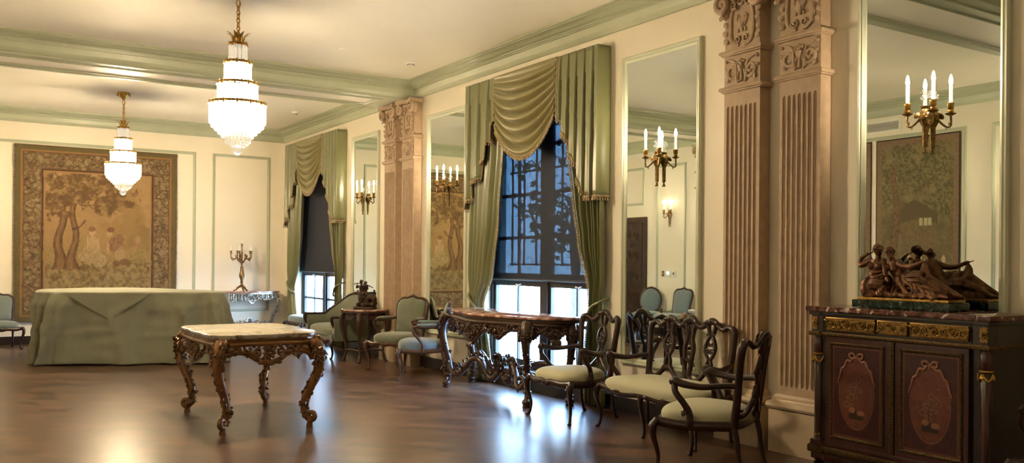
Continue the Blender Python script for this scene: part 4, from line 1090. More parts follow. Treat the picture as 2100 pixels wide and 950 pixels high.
fauteuil('armchair with bright blue-lit seat standing at the left end of the carved console', (4.98, 9.78, 0), math.radians(152 - 90), M_brw, M_bluelit_up)
sc_ = fauteuil('grey-green side chair with black frame at the left edge, against the far wall', (.745, 16.2, 0), math.radians(-90 - 90 + 4), M_wal, M_grey_up, arms=False, name='side_chair', cat='chair')
sc_.scale = (.92, .92, .90)
# chairs along the left wall that only the mirrors show
g = 'chairs along the left wall seen in the mirror'
fauteuil('oval-backed chair standing below the thermostat, seen in the mirror', (-.60, 13.20, 0), math.radians(-35 - 90), M_wal, M_bluelit_up, arms=False, oval=True, name='oval_back_chair', cat='chair')
fauteuil('side chair right of the oval-backed chair, seen edge-on in the mirror', (-.50, 12.42, 0), math.radians(0 - 90), M_wal, M_bluelit_up, arms=False, name='side_chair', cat='chair')
fauteuil('cream side chair in the corner by the left wall, seen last in the mirror', (-.50, 11.69, 0), math.radians(0 - 90), M_wal, M_cream_up, arms=False, name='side_chair', cat='chair')

def canape():
    t = thing('upholstered_settee', 'sage green settee with a curved dark frame and loose cushion, below the far window', 'settee', (5.13, 12.83, 0), math.radians(90))
    # facing +y local ; width along x
    HW = .57; m = MB()
    # wrap-around shell: left arm, back, right arm
    path = [(-HW, .33), (-HW - .01, .15), (-HW, -.05), (-HW + .08, -.22), (-.3, -.29), (0, -.31), (.3, -.29), (HW - .08, -.22), (HW, -.05), (HW + .01, .15), (HW, .33)]
    P = [(p.x, p.y) for p in spl([(a, b, 0) for a, b in path], 6)]; n = len(P)
    def topz(i):
        u = i / (n - 1); s = abs(u - .5) * 2
        return .60 + .33 * (1 - min(1, max(0, (s - .05) / .62)) ** 1.6) if s < .67 else .60 - .0 * s
    def nor(i):
        a = P[max(0, i - 1)]; b = P[min(n - 1, i + 1)]; d = V((b[0] - a[0], b[1] - a[1], 0)).normalized(); return V((-d.y, d.x, 0))
    rows = []
    for (o, f) in [(-.035, 0), (-.045, .5), (-.035, .96), (0, 1.0), (.035, .96), (.055, .5), (.045, 0)]:
        rows.append([V((P[i][0], P[i][1], .26 + (topz(i) - .26) * f)) + nor(i) * o for i in range(n)])
    m.add([p for r in rows for p in r], [(k * n + i, k * n + i + 1, (k + 1) * n + i + 1, (k + 1) * n + i) for k in range(len(rows) - 1) for i in range(n - 1)])
    for i in (0, n - 1): m.add([rows[k][i] for k in range(len(rows))], [tuple(range(len(rows)))])
    m.build('padded_back', M_sage_up, t, smooth=70)
    m = MB(); TP = [V((P[i][0], P[i][1], topz(i) + .008)) for i in range(n)]; m.tube(TP, .022, 8)
    for i in (0, n - 1):
        x, y = P[i]; s = -1 if x < 0 else 1
        stube(m, [(x, y + .0, .61), (x, y + .03, .60), (x * 1.01, y + .02, .52), (x * .98, y - .03, .42), (x * .98, y + .0, .33), (x, y + .02, .27)], [.024, .026, .022, .022, .024, .026], 6, 8)
    rosette(m, (0, -.29, .955), (1, 0, 0), (0, 0, 1), (0, 1, 0), .045)
    for s in (-1, 1): leaf(m, (s * .03, -.29, .945), (s, 0, -.1), (0, 1, 0), .13, .022)
    m.build('show_wood_frame', M_wal, t)
    m = MB(); pts = [(-HW + .02 + i / 12 * (2 * HW - .04), .34 + .05 * sin(PI * i / 12), .265 - .012 * cos(i * PI)) for i in range(13)]
    stube(m, pts, .024, 4, 8, flat=1.4); 
    for s in (-1, 1): stube(m, [(s * HW, .33, .265), (s * HW, 0, .262), (s * (HW - .08), -.22, .265)], .022, 5, 8)
    m.build('seat_rail', M_wal, t)
    m = MB(); m.bx(-HW + .04, HW - .04, -.24, .33, .262, .34); m.build('seat_deck', M_sage_up, t)
    m = MB(); pillow(m, 1.06, .60, .335, .13, n=48, m=16, p=4, dome=.25, cy=.06); m.build('seat_cushion', M_sage_up, t, smooth=80)
    for s in (-1, 1):
        m = MB(); cab_leg(m, (s * HW, .33, .28), (s * HW, .36, 0), (s * .5, .9, 0), r=(.032, .026, .018, .015, .018), bulge=.03); m.build('leg', M_wal, t)
        m = MB(); cab_leg(m, (s * (HW - .1), -.22, .28), (s * (HW - .1), -.27, 0), (0, -1, 0), r=(.026, .022, .018, .015, .016), bulge=.012); m.build('leg', M_wal, t)
    return t
canape()
def bench():
    t = thing('upholstered_bench', 'blue-lit upholstered bench with a dark scalloped frame, left of the sage settee', 'bench', (5.20, 14.55, 0), math.radians(90))
    m = MB(); pillow(m, .86, .46, .40, .10, n=36, m=14, p=4, dome=.3); m.build('seat', M_bluelit_up, t, smooth=80)
    m = MB()
    pts = [(-.42 + i * .07, .22, .385 - .014 * (i % 2)) for i in range(13)]; stube(m, pts, .022, 4, 8, flat=1.3); stube(m, [(a, -.22, c) for a, b, c in pts], .022, 4, 8, flat=1.3)
    for s in (-1, 1): stube(m, [(s * .42, -.22 + i * .073, .385 - .014 * (i % 2)) for i in range(7)], .022, 4, 8, flat=1.3)
    m.build('seat_rail', M_wal, t)
    for sx in (-1, 1):
        for sy in (-1, 1):
            m = MB(); cab_leg(m, (sx * .41, sy * .21, .39), (sx * .41, sy * .21, 0), (sx, sy, 0)); m.build('leg', M_wal, t)
bench()
def octagon_table():
    t = thing('octagonal_table', 'small octagonal marble-topped wooden table carrying the dark bronze statue', 'side table', (5.105, 11.83, 0), math.radians(8))
    M = M_wal2; M_t = M_redmarble
    def oc(r, k=.06): return [(r * cos(2 * PI * i / 8 + PI / 8), r * sin(2 * PI * i / 8 + PI / 8)) for i in range(8)]
    MB().prism(oc(.345), .728, .752, bev=.008).build('marble_top', M_t, t, smooth=20); MB().prism(oc(.335), .70, .729, bev=.006).build('top_moulding', M, t, smooth=20)
    m = MB(); R = oc(.28)
    for i in range(8):
        a = V((*R[i], 0)); b = V((*R[(i + 1) % 8], 0)); n = 8; vs = []
        for q in range(n + 1):
            p = a.lerp(b, q / n); vs += [p + V((0, 0, .70)), p + V((0, 0, .63 - .03 * sin(PI * q / n) * (1 if i % 2 else -1)))]
        m.add(vs, [(2 * q, 2 * q + 2, 2 * q + 3, 2 * q + 1) for q in range(n)])
    o = m.build('apron', M, t, smooth=0); o.modifiers.new('th', 'SOLIDIFY').thickness = .018
    for i in range(4):
        a = PI / 4 + i * PI / 2 - PI / 8 * 0; d = V((cos(a), sin(a), 0)); m = MB(); cab_leg(m, d * .285 + V((0, 0, .70)), d * .30, d, r=(.036, .034, .022, .017, .024), bulge=.05); m.build('leg', M, t)
    m = MB()
    for i in range(4):
        a = PI / 4 + i * PI / 2; b = a + PI / 2; stube(m, [(.27 * cos(a), .27 * sin(a), .16), (.17 * cos((a + b) / 2), .17 * sin((a + b) / 2), .17), (.27 * cos(b), .27 * sin(b), .16)], .014, 6, 8)
    m.build('stretcher', M, t)
octagon_table()
def silver_console():
    t = thing('silver_console_table', 'silvered rococo console with a red marble top, against the far wall', 'console table', (4.80, YB - .05, 0), PI)
    # local: +y into the room
    rng = random.Random(4)
    q = [(-.60, 0), (-.60, .22), (-.50, .36), (-.30, .40), (0, .44), (.30, .40), (.50, .36), (.60, .22), (.60, 0)]
    P = [(p.x, p.y) for p in spl([(a, b, 0) for a, b in q], 5)]
    MB().prism(P, .835, .862, bev=.008).build('marble_top', M_redmarble, t, smooth=30)
    m = MB(); m.prism([(a * .95, b * .95) for a, b in P], .80, .836, bev=.005); m.build('top_moulding', M_silver, t, smooth=30)
    m = MB(); fr = [V((a * .93, b * .95, 0)) for a, b in P if b > .05]; n = len(fr)
    for i in range(n):
        u = i / (n - 1); dz = .07 + .07 * math.exp(-((u - .5) / .08) ** 2) + .03 * cos(u * 6 * PI)
        m.ball(fr[i] + V((0, 0, .80 - dz)), .022, 6, 4); m.tube([fr[i] + V((0, 0, .81)), fr[i] + V((0, 0, .80 - dz))], .018, 6)
        for k in range(3):
            c = fr[i] + V((rng.uniform(-.02, .02), .012, .80 - dz * rng.uniform(.1, 1.))); 
            if rng.random() < .5: cscroll(m, c, (1, 0, 0), (0, 0, 1), .03, .010, 1.3, rng.uniform(0, 6), 10, 5)
            else: leaf(m, c, (rng.uniform(-1, 1), .2, rng.uniform(-1, .3)), (0, 1, 0), .06, .016)
    for k in range(7): leaf(m, (0, .42, .68), (cos(PI + k * PI / 6), 0, sin(PI + k * PI / 6)), (0, 1, 0), .09, .022)
    m.build('carved_apron', M_silver, t, smooth=60)
    for s in (-1, 1):
        d = V((s * .75, .66, 0)); f = V((s * .40, .20, 0))
        pr = [(.10, .80), (.16, .72), (.17, .62), (.12, .48), (.05, .34), (.0, .22), (.0, .12), (.03, .04), (.02, .0)]
        PP_ = spl([f + d * o + V((0, 0, z)) for o, z in pr], 5); R = lerpr([.045, .045, .038, .03, .026, .024, .024, .03, .03], len(PP_))
        m = MB(); m.tube(PP_, R, 8); encrust(m, PP_, R, .035, rng, .024)
        for k in range(4): leaf(m, PP_[2 + k * 4] + d * .02, d + V((0, 0, -1)), d, .1, .03)
        cscroll(m, f + d * .17 + V((0, 0, .68)), d, (0, 0, 1), .05, .018)
        m.build('leg', M_silver, t, smooth=60)
    m = MB()
    for s in (-1, 1):
        Q = spl([(s * .40, .20, .20), (s * .28, .22, .26), (s * .15, .24, .20), (0, .26, .28)], 6); m.tube(Q, .024, 8); encrust(m, Q, .022, .035, rng, .026)
        for k in range(4): cscroll(m, (s * (.08 + .08 * k), .25, .27), (s, 0, 0), (0, 0, 1), .04, .014, 1.3, k)
    for a in range(9): leaf(m, (0, .26, .30), (cos(a * PI / 8), .1, sin(a * PI / 8)), (0, 1, 0), .13, .034, .5)
    m.build('carved_stretcher', M_silver, t, smooth=60)
silver_console()
# ================================================================= CABINET WITH MARQUETRY DOORS
M_maho = mat('dark_mahogany', (.062, .013, .010), .28, var=.45, vscale=14, coat=.35, stretch=(1, 1, .25))
M_ebon = mat('ebonised_wood', (.022, .012, .008), .3, var=.4, vscale=14, coat=.3)
M_mount = mat('gilt_bronze_mount', (.40, .24, .07), .34, metal=.9, color2=(.10, .055, .018), vscale=120)
M_mount2 = mat('dull_bronze_mount', (.15, .095, .035), .4, metal=.8, color2=(.045, .028, .012), vscale=120)
M_ribbon = mat('pale_marquetry_ribbon', (.30, .12, .07), .4, var=.3, vscale=30)
M_levanto = mat('red_veined_marble', (.12, .045, .035), .08, ramp=[(.35, (.05, .020, .016)), (.52, (.13, .05, .04)), (.60, (.20, .09, .07)), (.67, (.75, .70, .62))], var=.1, vscale=9, distort=2.5, detail=6)
M_verde = mat('dark_green_marble', (.02, .04, .03), .08, ramp=[(.4, (.010, .016, .012)), (.56, (.02, .04, .028)), (.66, (.14, .22, .16))], var=.1, vscale=14, distort=3, detail=6)
M_vc = vcol_mat('marquetry_panel', .3, .05, 60)
def paint(me, fn, name='Col'):
    a = me.color_attributes.new(name, 'FLOAT_COLOR', 'POINT')
    buf = []
    for v in me.vertices: buf.extend((*fn(v.co), 1.))
    a.data.foreach_set('color', buf)
def mixc(a, b, t): t = max(0, min(1, t)); return tuple(x + (y - x) * t for x, y in zip(a, b))
def sst(a, b, x): t = max(0, min(1, (x - a) / (b - a))); return t * t * (3 - 2 * t)
def nz(x, y, s, seed=0., o=3): return noise.fractal(V((x * s + seed, y * s - seed, seed * .37)), .8, 2.0, o)
def cabinet():
    t = thing('marquetry_cabinet', 'dark red two-door cabinet with oval flower inlay and gilt frieze under a marble top', 'cabinet', (5.52, 3.40, 0))
    HL = .645; D = .44
    MB().bx(-D + .035, 0, -HL + .03, HL - .03, .19, 1.10).build('carcass', M_ebon, t, smooth=0)
    def plan(e, b=.02): # break-front outline, e = expansion
        hl = HL + e; d = -D - e
        return [(0, -hl), (d + .06, -hl), (d + .05, -hl + .005), (d, -hl + .03), (d, -hl + .115), (d + .012, -hl + .13), (d + .012, -.02 - .0), (d + .012, .02), (d + .012, hl - .13), (d, hl - .115), (d, hl - .03), (d + .05, hl - .005), (d + .06, hl), (0, hl)]
    MB().prism(plan(.03), 1.125, 1.158, bev=.007).build('marble_top', M_levanto, t, smooth=30)
    m = MB(); m.prism(plan(.012), 1.10, 1.126, bev=.004); m.build('top_moulding', M_ebon, t, smooth=30)
    m = MB(); m.prism(plan(-.004), .985, 1.10); m.build('frieze', M_ebon, t, smooth=20)
    m = MB(); m.prism(plan(.016), .958, .986, bev=.008); m.build('frieze_moulding', M_mount2, t, smooth=30)
    fx = -D + .004
    rng = random.Random(8)
    for (y0, y1, k) in [(.50, .125, 1), (.105, -.105, 0), (-.125, -.50, 1)]:
        m = MB(); m.bx(fx, fx + .02, y1, y0, .998, 1.088)
        m.sweep([(0, 0), (0, .004), (.005, .006), (.008, 0)], [(fx, y1, .998), (fx, y1, 1.088), (fx, y0, 1.088), (fx, y0, .998)], True, (-1, 0, 0))
        n = 6 if k else 3
        for i in range(n):
            yc = y1 + (y0 - y1) * (i + .5) / n; zc = 1.043; sg = 1 if i % 2 else -1
            cscroll(m, (fx - .002, yc, zc), (0, sg, 0), (0, 0, sg), .030 if k else .022, .007 if k else .004, 1.5, .5, 18, 5)
            rosette(m, (fx - .003, yc, zc), (0, 1, 0), (0, 0, 1), (-1, 0, 0), .014)
            leaf(m, (fx, yc + .02 * sg, zc + .02), (0, sg, .3), (-1, 0, 0), .035, .010); leaf(m, (fx, yc - .02 * sg, zc - .02), (0, -sg, -.3), (-1, 0, 0), .035, .010)
        m.build('gilt_frieze_panel', M_mount, t, smooth=50)
    for y in (-.59, .59):
        m = MB(); m.bx(fx - .004, fx + .01, y - .022, y + .022, 1.0, 1.088); rosette(m, (fx - .006, y, 1.044), (0, 1, 0), (0, 0, 1), (-1, 0, 0), .026, 10); m.build('gilt_rosette_block', M_mount, t)
    # doors
    for s in (1, -1):
        ya, yb = (.02, .50) if s == 1 else (-.50, -.02); yc = (ya + yb) / 2; z0, z1 = .235, .955; zc = (z0 + z1) / 2
        m = MB(); m.bx(fx + .002, fx + .03, ya, yb, z0, z1)
        d = m.build('door', M_maho, t, smooth=0)
        m = MB(); i_ = .035; m.sweep([(0, 0), (0, .006), (.006, .010), (.014, .008), (.020, .003), (.020, 0)], [(fx + .002, ya + i_, z0 + i_), (fx + .002, ya + i_, z1 - i_), (fx + .002, yb - i_, z1 - i_), (fx + .002, yb - i_, z0 + i_)], True, (-1, 0, 0))
        for q in range(46):
            for (yy, zz) in ((ya + i_ + .010, z0 + i_ + (z1 - z0 - 2 * i_) * q / 45), (yb - i_ - .010, z0 + i_ + (z1 - z0 - 2 * i_) * q / 45)): m.ball((fx - .006, yy, zz), .0055, 4, 3)
            if q < 27:
                for zz in (z0 + i_ + .01, z1 - i_ - .01): m.ball((fx - .006, ya + i_ + (yb - ya - 2 * i_) * q / 26, zz), .0055, 4, 3)
        m.build('gilt_moulding', M_mount2, d, smooth=30)
        Y0, Y1, Z0, Z1 = ya + .055, yb - .055, z0 + .055, z1 - .055; ox, oz = .128, .225; ozc = zc - .01
        def fn(u, v): return (fx - .0005, Y0 + (Y1 - Y0) * u, Z0 + (Z1 - Z0) * v)
        m = MB().grid(fn, 110, 180)
        pn = m.build('inlaid_panel', M_vc, d, smooth=0)
        rr = random.Random(3 + s); fl = [(rr.gauss(0, .035), rr.gauss(.02, .06), rr.uniform(.012, .026), rr.random()) for _ in range(22)]
        def pc(p):
            y, z = p.y - yc, p.z - ozc
            e = math.sqrt((y / ox) ** 2 + (z / oz) ** 2)
            bd = min(p.y - Y0, Y1 - p.y, p.z - Z0, Z1 - p.z)
            n1 = nz(p.y, p.z, 18, s * 3.)
            if e > 1.05:
                q = (int((p.y + p.z) / .020) + int((p.y - p.z + 9) / .020)) % 2
                c = (.050, .012, .010) if q else (.034, .008, .008)
                c = mixc(c, (.08, .022, .016), max(0, n1) * .6)
                if .006 < bd < .012: c = (.15, .05, .03)
                return c
            if e > .985: return (.17, .06, .035)
            if e > .965: return (.05, .014, .01)
            c = mixc((.115, .032, .022), (.155, .048, .028), .5 + n1 * .8)
            for (a, b, r, k) in fl:
                dd = math.hypot(y - a, (z - b))
                if dd < r: c = mixc((.055, .018, .013), (.24, .10, .055), (k + dd / r) % 1.)
            # basket and fruit at the foot
            if abs(y) < .055 and -.165 < z < -.125 + .02 * cos(y * 30): c = (.035, .016, .012)
            if math.hypot((y + .035) / 1.6, z + .12) < .018 or math.hypot((y - .03) / 1.2, z + .105) < .02: c = (.27, .12, .06)
            if abs(y + .25 * (z + .1) * sin(z * 14)) < .0025 and z < .1: c = (.05, .03, .015)
            return c
        paint(pn.data, pc)
        # ribbon bow over the oval
        m = MB()
        for q in (-1, 1):
            P = [V((fx - .003, yc + q * (ox + .012) * sin(a) * 1.02, ozc + (oz + .014) * cos(a) + .010 * sin(a * 16))) for a in [.12 + i * .045 for i in range(28)]]
            m.tube(P, lerpr([.008, .009, .008, .004], 28), 6, flat=.5, up=(1, 0, 0))
            P = spl([(fx - .003, yc, ozc + oz + .018), (fx - .004, yc + q * .022, ozc + oz + .045), (fx - .004, yc + q * .050, ozc + oz + .040), (fx - .003, yc + q * .040, ozc + oz + .014), (fx - .003, yc, ozc + oz + .018)], 6)
            m.tube(P, .0075, 6, flat=.5, up=(1, 0, 0))
        m.ball((fx - .004, yc, ozc + oz + .020), (.005, .011, .010), 6, 4)
        m.tube([(fx - .002, yc, ozc + oz + .02), (fx - .002, yc, ozc + oz - .004)], .006, 6)
        m.build('ribbon_inlay', M_ribbon, d)
    m = MB(); m.bx(fx - .006, fx + .01, -.016, .016, .235, .955)
    for q in range(36): m.ball((fx - .008, 0, .245 + q * .020), (.006, .010, .007), 5, 3)
    m.build('centre_stile', M_mount2, t, smooth=40)
    # fluted corner columns with garlands
    for y in (-.585, .585):
        m = MB(); m.lathe([(0, .20), (.030, .20), (.030, .24), (.022, .255), (.024, .27), (.036, .80), (.030, .81), (.030, .82), (.037, .83), (.037, .92), (.030, .94), (.034, .958), (0, .96)], (-D + .045, y, 0), 20); col_ = m.build('corner_column', M_maho, t, smooth=40)
        m = MB()
        c = V((-D + .045, y, .835))
        m.lathe([(.036, 0), (.041, .004), (.041, .012), (.036, .016)], c - V((0, 0, .012)), 18)
        for a in (PI, PI * 1.45, PI * .55):
            u = V((cos(a), sin(a), 0)); leaf(m, c + u * .040 - V((0, 0, .02)), (0, 0, -1), u, .055, .013)
        for (a0, a1) in ((PI * .55, PI), (PI, PI * 1.45)):
            P = [c + V((cos(a0 + (a1 - a0) * q / 8) * .044, sin(a0 + (a1 - a0) * q / 8) * .044, -.02 - .038 * sin(PI * q / 8))) for q in range(9)]; m.tube(P, .0075, 6)
        m.build('gilt_garland', M_gilt, col_)
        m = MB(); c = V((-D + .045, y, .25))
        for q in range(8): a = 2 * PI * q / 8; u = V((cos(a), sin(a), 0)); leaf(m, c + u * .022, (0, 0, 1), u, .05, .012)
        m.build('gilt_base_leaf', M_gilt, col_)
    m = MB(); m.prism(plan(.018), .150, .200, bev=.010); m.build('base_moulding', M_mount2, t, smooth=30)
    m = MB(); m.prism(plan(.004), .198, .236, bev=.004); m.build('plinth_rail', M_maho, t, smooth=30)
    m = MB(); m.prism([(a, b) for a, b in plan(.0)], .105, .152, bev=.006); m.build('bottom_rail', M_maho, t, smooth=30)
    for (x, y) in ((-D + .045, -.585), (-D + .045, .585), (-.06, -.585), (-.06, .585)):
        m = MB(); m.lathe([(0, 0), (.014, 0), (.020, .012), (.016, .03), (.030, .055), (.036, .075), (.022, .088), (.034, .10), (.034, .108), (0, .108)], (x, y, 0), 16); m.build('toupie_foot', M_ebon, t)
    return t
cabinet()

# ================================================================= BRONZES
M_bronze = mat('brown_patinated_bronze', (.20, .095, .045), .36, metal=.7, color2=(.07, .032, .018), vscale=22)
M_bronzed = mat('dark_patinated_bronze', (.085, .050, .032), .38, metal=.7, color2=(.03, .018, .012), vscale=22)
def remesh(o, vs, sm=3):
    r = o.modifiers.new('rm', 'REMESH'); r.mode = 'VOXEL'; r.voxel_size = vs; r.use_smooth_shade = True
    s = o.modifiers.new('sm', 'SMOOTH'); s.factor = .5; s.iterations = sm
def head(m, c, r, face, hair=1.):
    # small modelled head: skull, jaw, nose, brow, ears, neck comes separately
    c = V(c); f = V(face).normalized(); z = V((0, 0, 1)); sd = f.cross(z).normalized(); R = Matrix((sd, f, z)).transposed()
    m.ball(c, (r * .80, r * .95, r), 12, 9, R); m.ball(c + f * r * .35 - z * r * .55, (r * .52, r * .50, r * .55), 8, 6, R)
    m.tube([c + f * r * .88 + z * r * .12, c + f * r * 1.12 - z * r * .18, c + f * r * .92 - z * r * .28], [r * .08, r * .17, r * .12], 6)
    m.tube([c + f * r * .82 + z * r * .22 - sd * r * .5, c + f * r * .95 + z * r * .24, c + f * r * .82 + z * r * .22 + sd * r * .5], r * .12, 6)
    m.tube([c + f * r * .82 - z * r * .55 - sd * r * .2, c + f * r * .92 - z * r * .53, c + f * r * .82 - z * r * .55 + sd * r * .2], r * .10, 6)
    for s in (-1, 1): m.ball(c + sd * s * r * .80, (r * .1, r * .2, r * .26), 6, 4, R)
    if hair:
        for k in range(9):
            a = k / 8 * PI; m.tube([c + (sd * cos(a) * .80 + f * .52) * r + z * r * (.35 + .45 * sin(a)), c + (sd * cos(a) * .9 - f * .1) * r + z * r * (.3 + .78 * sin(a)), c - f * r * .9 + sd * cos(a) * r * .4 + z * r * .1], [r * .16, r * .26, r * .22], 6)
        m.ball(c - f * r * 1.05 + z * r * .1, r * .45, 8, 6)
def hand(m, w, d, n, L=.035):
    # palm and five fingers; w wrist, d direction, n palm normal
    w, d, n = V(w), V(d).normalized(), V(n); n = (n - d * n.dot(d)).normalized(); s = d.cross(n)
    R = Matrix((s, d, n)).transposed(); m.ball(w + d * L * .35, (L * .30, L * .45, L * .14), 8, 6, R)
    for k in range(4):
        o = (k - 1.5) * L * .16; l = L * (.5, .58, .55, .42)[k]
        a = w + d * L * .65 + s * o; m.tube([a, a + d * l * .55 + n * l * .05, a + d * l * .95 + n * l * .35], [L * .085, L * .075, L * .055], 5)
    a = w + d * L * .2 + s * L * .26; m.tube([a, a + (d * .6 + s * .6) * L * .35, a + (d * 1. + s * .6) * L * .5 + n * L * .1], [L * .1, L * .085, L * .06], 5)
def reclining_group():
    t = thing('bronze_reclining_group', 'brown bronze group of two reclining draped women on a green marble base, on the cabinet', 'sculpture', (5.335, 3.45, 1.160))
    # local: a (right in the photo) = -y
    T = lambda a, z, o=0: V((o, -a, z))
    MB().prism([(-.115, -.345), (.115, -.345), (.115, .345), (-.115, .345)], 0, .052, bev=.006).build('marble_base', M_verde, t, smooth=20)
    MB().prism([(-.095, -.33), (.095, -.33), (.095, .32), (-.095, .32)], .052, .070, bev=.006).build('gilt_plinth', M_gilt, t, smooth=20)
    m = MB(); rng = random.Random(2)
    # rocky bed and drapery mass
    for k in range(27):
        a = -.29 + k * .021; m.ball(T(a, .09, rng.uniform(-.03, .03)), (.07, .045, .035 + .02 * rng.random()), 8, 5)
    # first woman, upright at the left
    m.tube([T(-.235, .12), T(-.235, .20), T(-.225, .26), T(-.225, .305)], [.070, .055, .058, .050], 12)
    m.ball(T(-.19, .262, -.045), .026, 8, 6); m.ball(T(-.245, .262, -.045), .026, 8, 6)
    m.tube([T(-.225, .30), T(-.222, .335, -.005)], [.026, .017], 8)
    head(m, T(-.222, .364, -.008), .034, (-.3, -1, -.05))
    m.ball(T(-.24, .375, .01), .028, 8, 6)
    stube(m, [T(-.27, .305), T(-.335, .27, -.02), T(-.352, .272, -.02)], [.024, .019, .017]); stube(m, [T(-.352, .27, -.02), T(-.350, .31, -.015), T(-.300, .345, 0)], [.017, .016, .011]); hand(m, T(-.305, .342, 0), T(1, .2, 0), (0, 0, 1), .035)
    stube(m, [T(-.18, .30, -.01), T(-.14, .245, -.05), T(-.12, .20, -.07)], [.023, .018, .013]); hand(m, T(-.12, .20, -.07), T(.5, -.8, -.2), (-1, 0, 0), .035)
    stube(m, [T(-.24, .13, -.02), T(-.20, .15, -.075), T(-.12, .145, -.08)], [.055, .045, .036]); stube(m, [T(-.12, .145, -.08), T(-.14, .10, -.09), T(-.12, .085, -.09)], [.034, .028, .02])
    stube(m, [T(-.25, .13, .03), T(-.27, .16, -.03), T(-.27, .13, -.075), T(-.26, .09, -.08)], [.055, .045, .035, .03])
    # second woman leaning behind, legs stretched to the right
    m.tube([T(-.02, .14, .02), T(-.06, .20, .02), T(-.10, .26, .015), T(-.115, .295, .01)], [.060, .050, .052, .044], 12)
    m.ball(T(-.085, .25, -.032), .024, 8, 6); m.ball(T(-.13, .255, -.03), .022, 8, 6)
    m.tube([T(-.115, .29, .01), T(-.128, .32, 0)], [.024, .016], 8)
    head(m, T(-.132, .345, -.008), .033, (-.55, -.8, -.15))
    stube(m, [T(-.085, .285, 0), T(-.02, .262, -.02), T(.04, .262, -.03)], [.024, .020, .017]); stube(m, [T(.04, .262, -.03), T(.09, .28, -.03), T(.13, .295, -.03)], [.017, .014, .010]); hand(m, T(.125, .294, -.03), T(1, .1, 0), (0, 0, 1), .036)
    stube(m, [T(-.02, .15, 0), T(.06, .185, -.02), T(.14, .19, -.03)], [.060, .055, .042]); stube(m, [T(.14, .19, -.03), T(.22, .15, -.02), T(.30, .115, -.01), T(.335, .10, -.01)], [.040, .032, .020, .016]); m.tube([T(.335, .10, -.01), T(.375, .088, -.01)], [.016, .009], 8)
    stube(m, [T(-.02, .13, .03), T(.08, .15, .04), T(.17, .14, .04), T(.26, .105, .03), T(.33, .085, .03)], [.055, .05, .04, .026, .016]); m.tube([T(.33, .085, .03), T(.37, .08, .02)], [.015, .009], 8)
    # drapery folds
    for k in range(22):
        a0 = -.29 + k * .024; h0 = (.185 if k < 6 else .165 - .003 * k); P = spl([T(a0, h0, -.055), T(a0 + .02 * sin(k * 2.1), h0 * .7, -.078 + .012 * sin(k * 1.7)), T(a0 + .03, .088, -.082), T(a0 + .055 + .02 * cos(k), .074, -.085)], 5); m.tube(P, lerpr([.006, .016, .018, .010], len(P)), 6)
    for (a_, z_, r_) in ((.00, .175, .060), (.05, .19, .052), (.09, .20, .040), (-.05, .16, .06), (.12, .17, .045), (-.16, .17, .045), (-.17, .13, .05)): m.ball(T(a_, z_, -.005), (.05, r_, r_), 10, 7)
    for k in range(12):
        a0 = -.04 + .026 * k; h0 = .235 - .010 * k - (.03 if k < 2 else 0); w_ = .018 * sin(k * 2.3)
        stube(m, [T(a0, h0, -.035), T(a0 + .015 + w_, h0 - .035, -.066), T(a0 + .05 - w_, h0 * .55 + .02, -.082), T(a0 + .075 + w_, .085, -.085)], [.006, .012, .013, .008], 5, 6)
    for k in range(4): stube(m, [T(.02, .20 - k * .022, -.07), T(.12, .205 - k * .026, -.074 - .004 * (k % 2)), T(.20, .165 - k * .018, -.058), T(.29, .122 - k * .010, -.032)], [.005, .010, .010, .006], 5, 6)
    for k in range(5): stube(m, [T(.125, .285, -.03), T(.115 + k * .008, .25, -.03), T(.09 + k * .016, .20, -.02)], [.008, .012, .014], 5, 6)
    for k in range(6): stube(m, [T(-.27, .25 - k * .025, -.03), T(-.22, .225 - k * .03, -.068), T(-.15, .235 - k * .02, -.05)], .009, 5, 6)
    o = m.build('draped_figures', M_bronze, t); o.scale.z = 1.08; o.location.z = -.005; remesh(o, .0032, 1)
reclining_group()
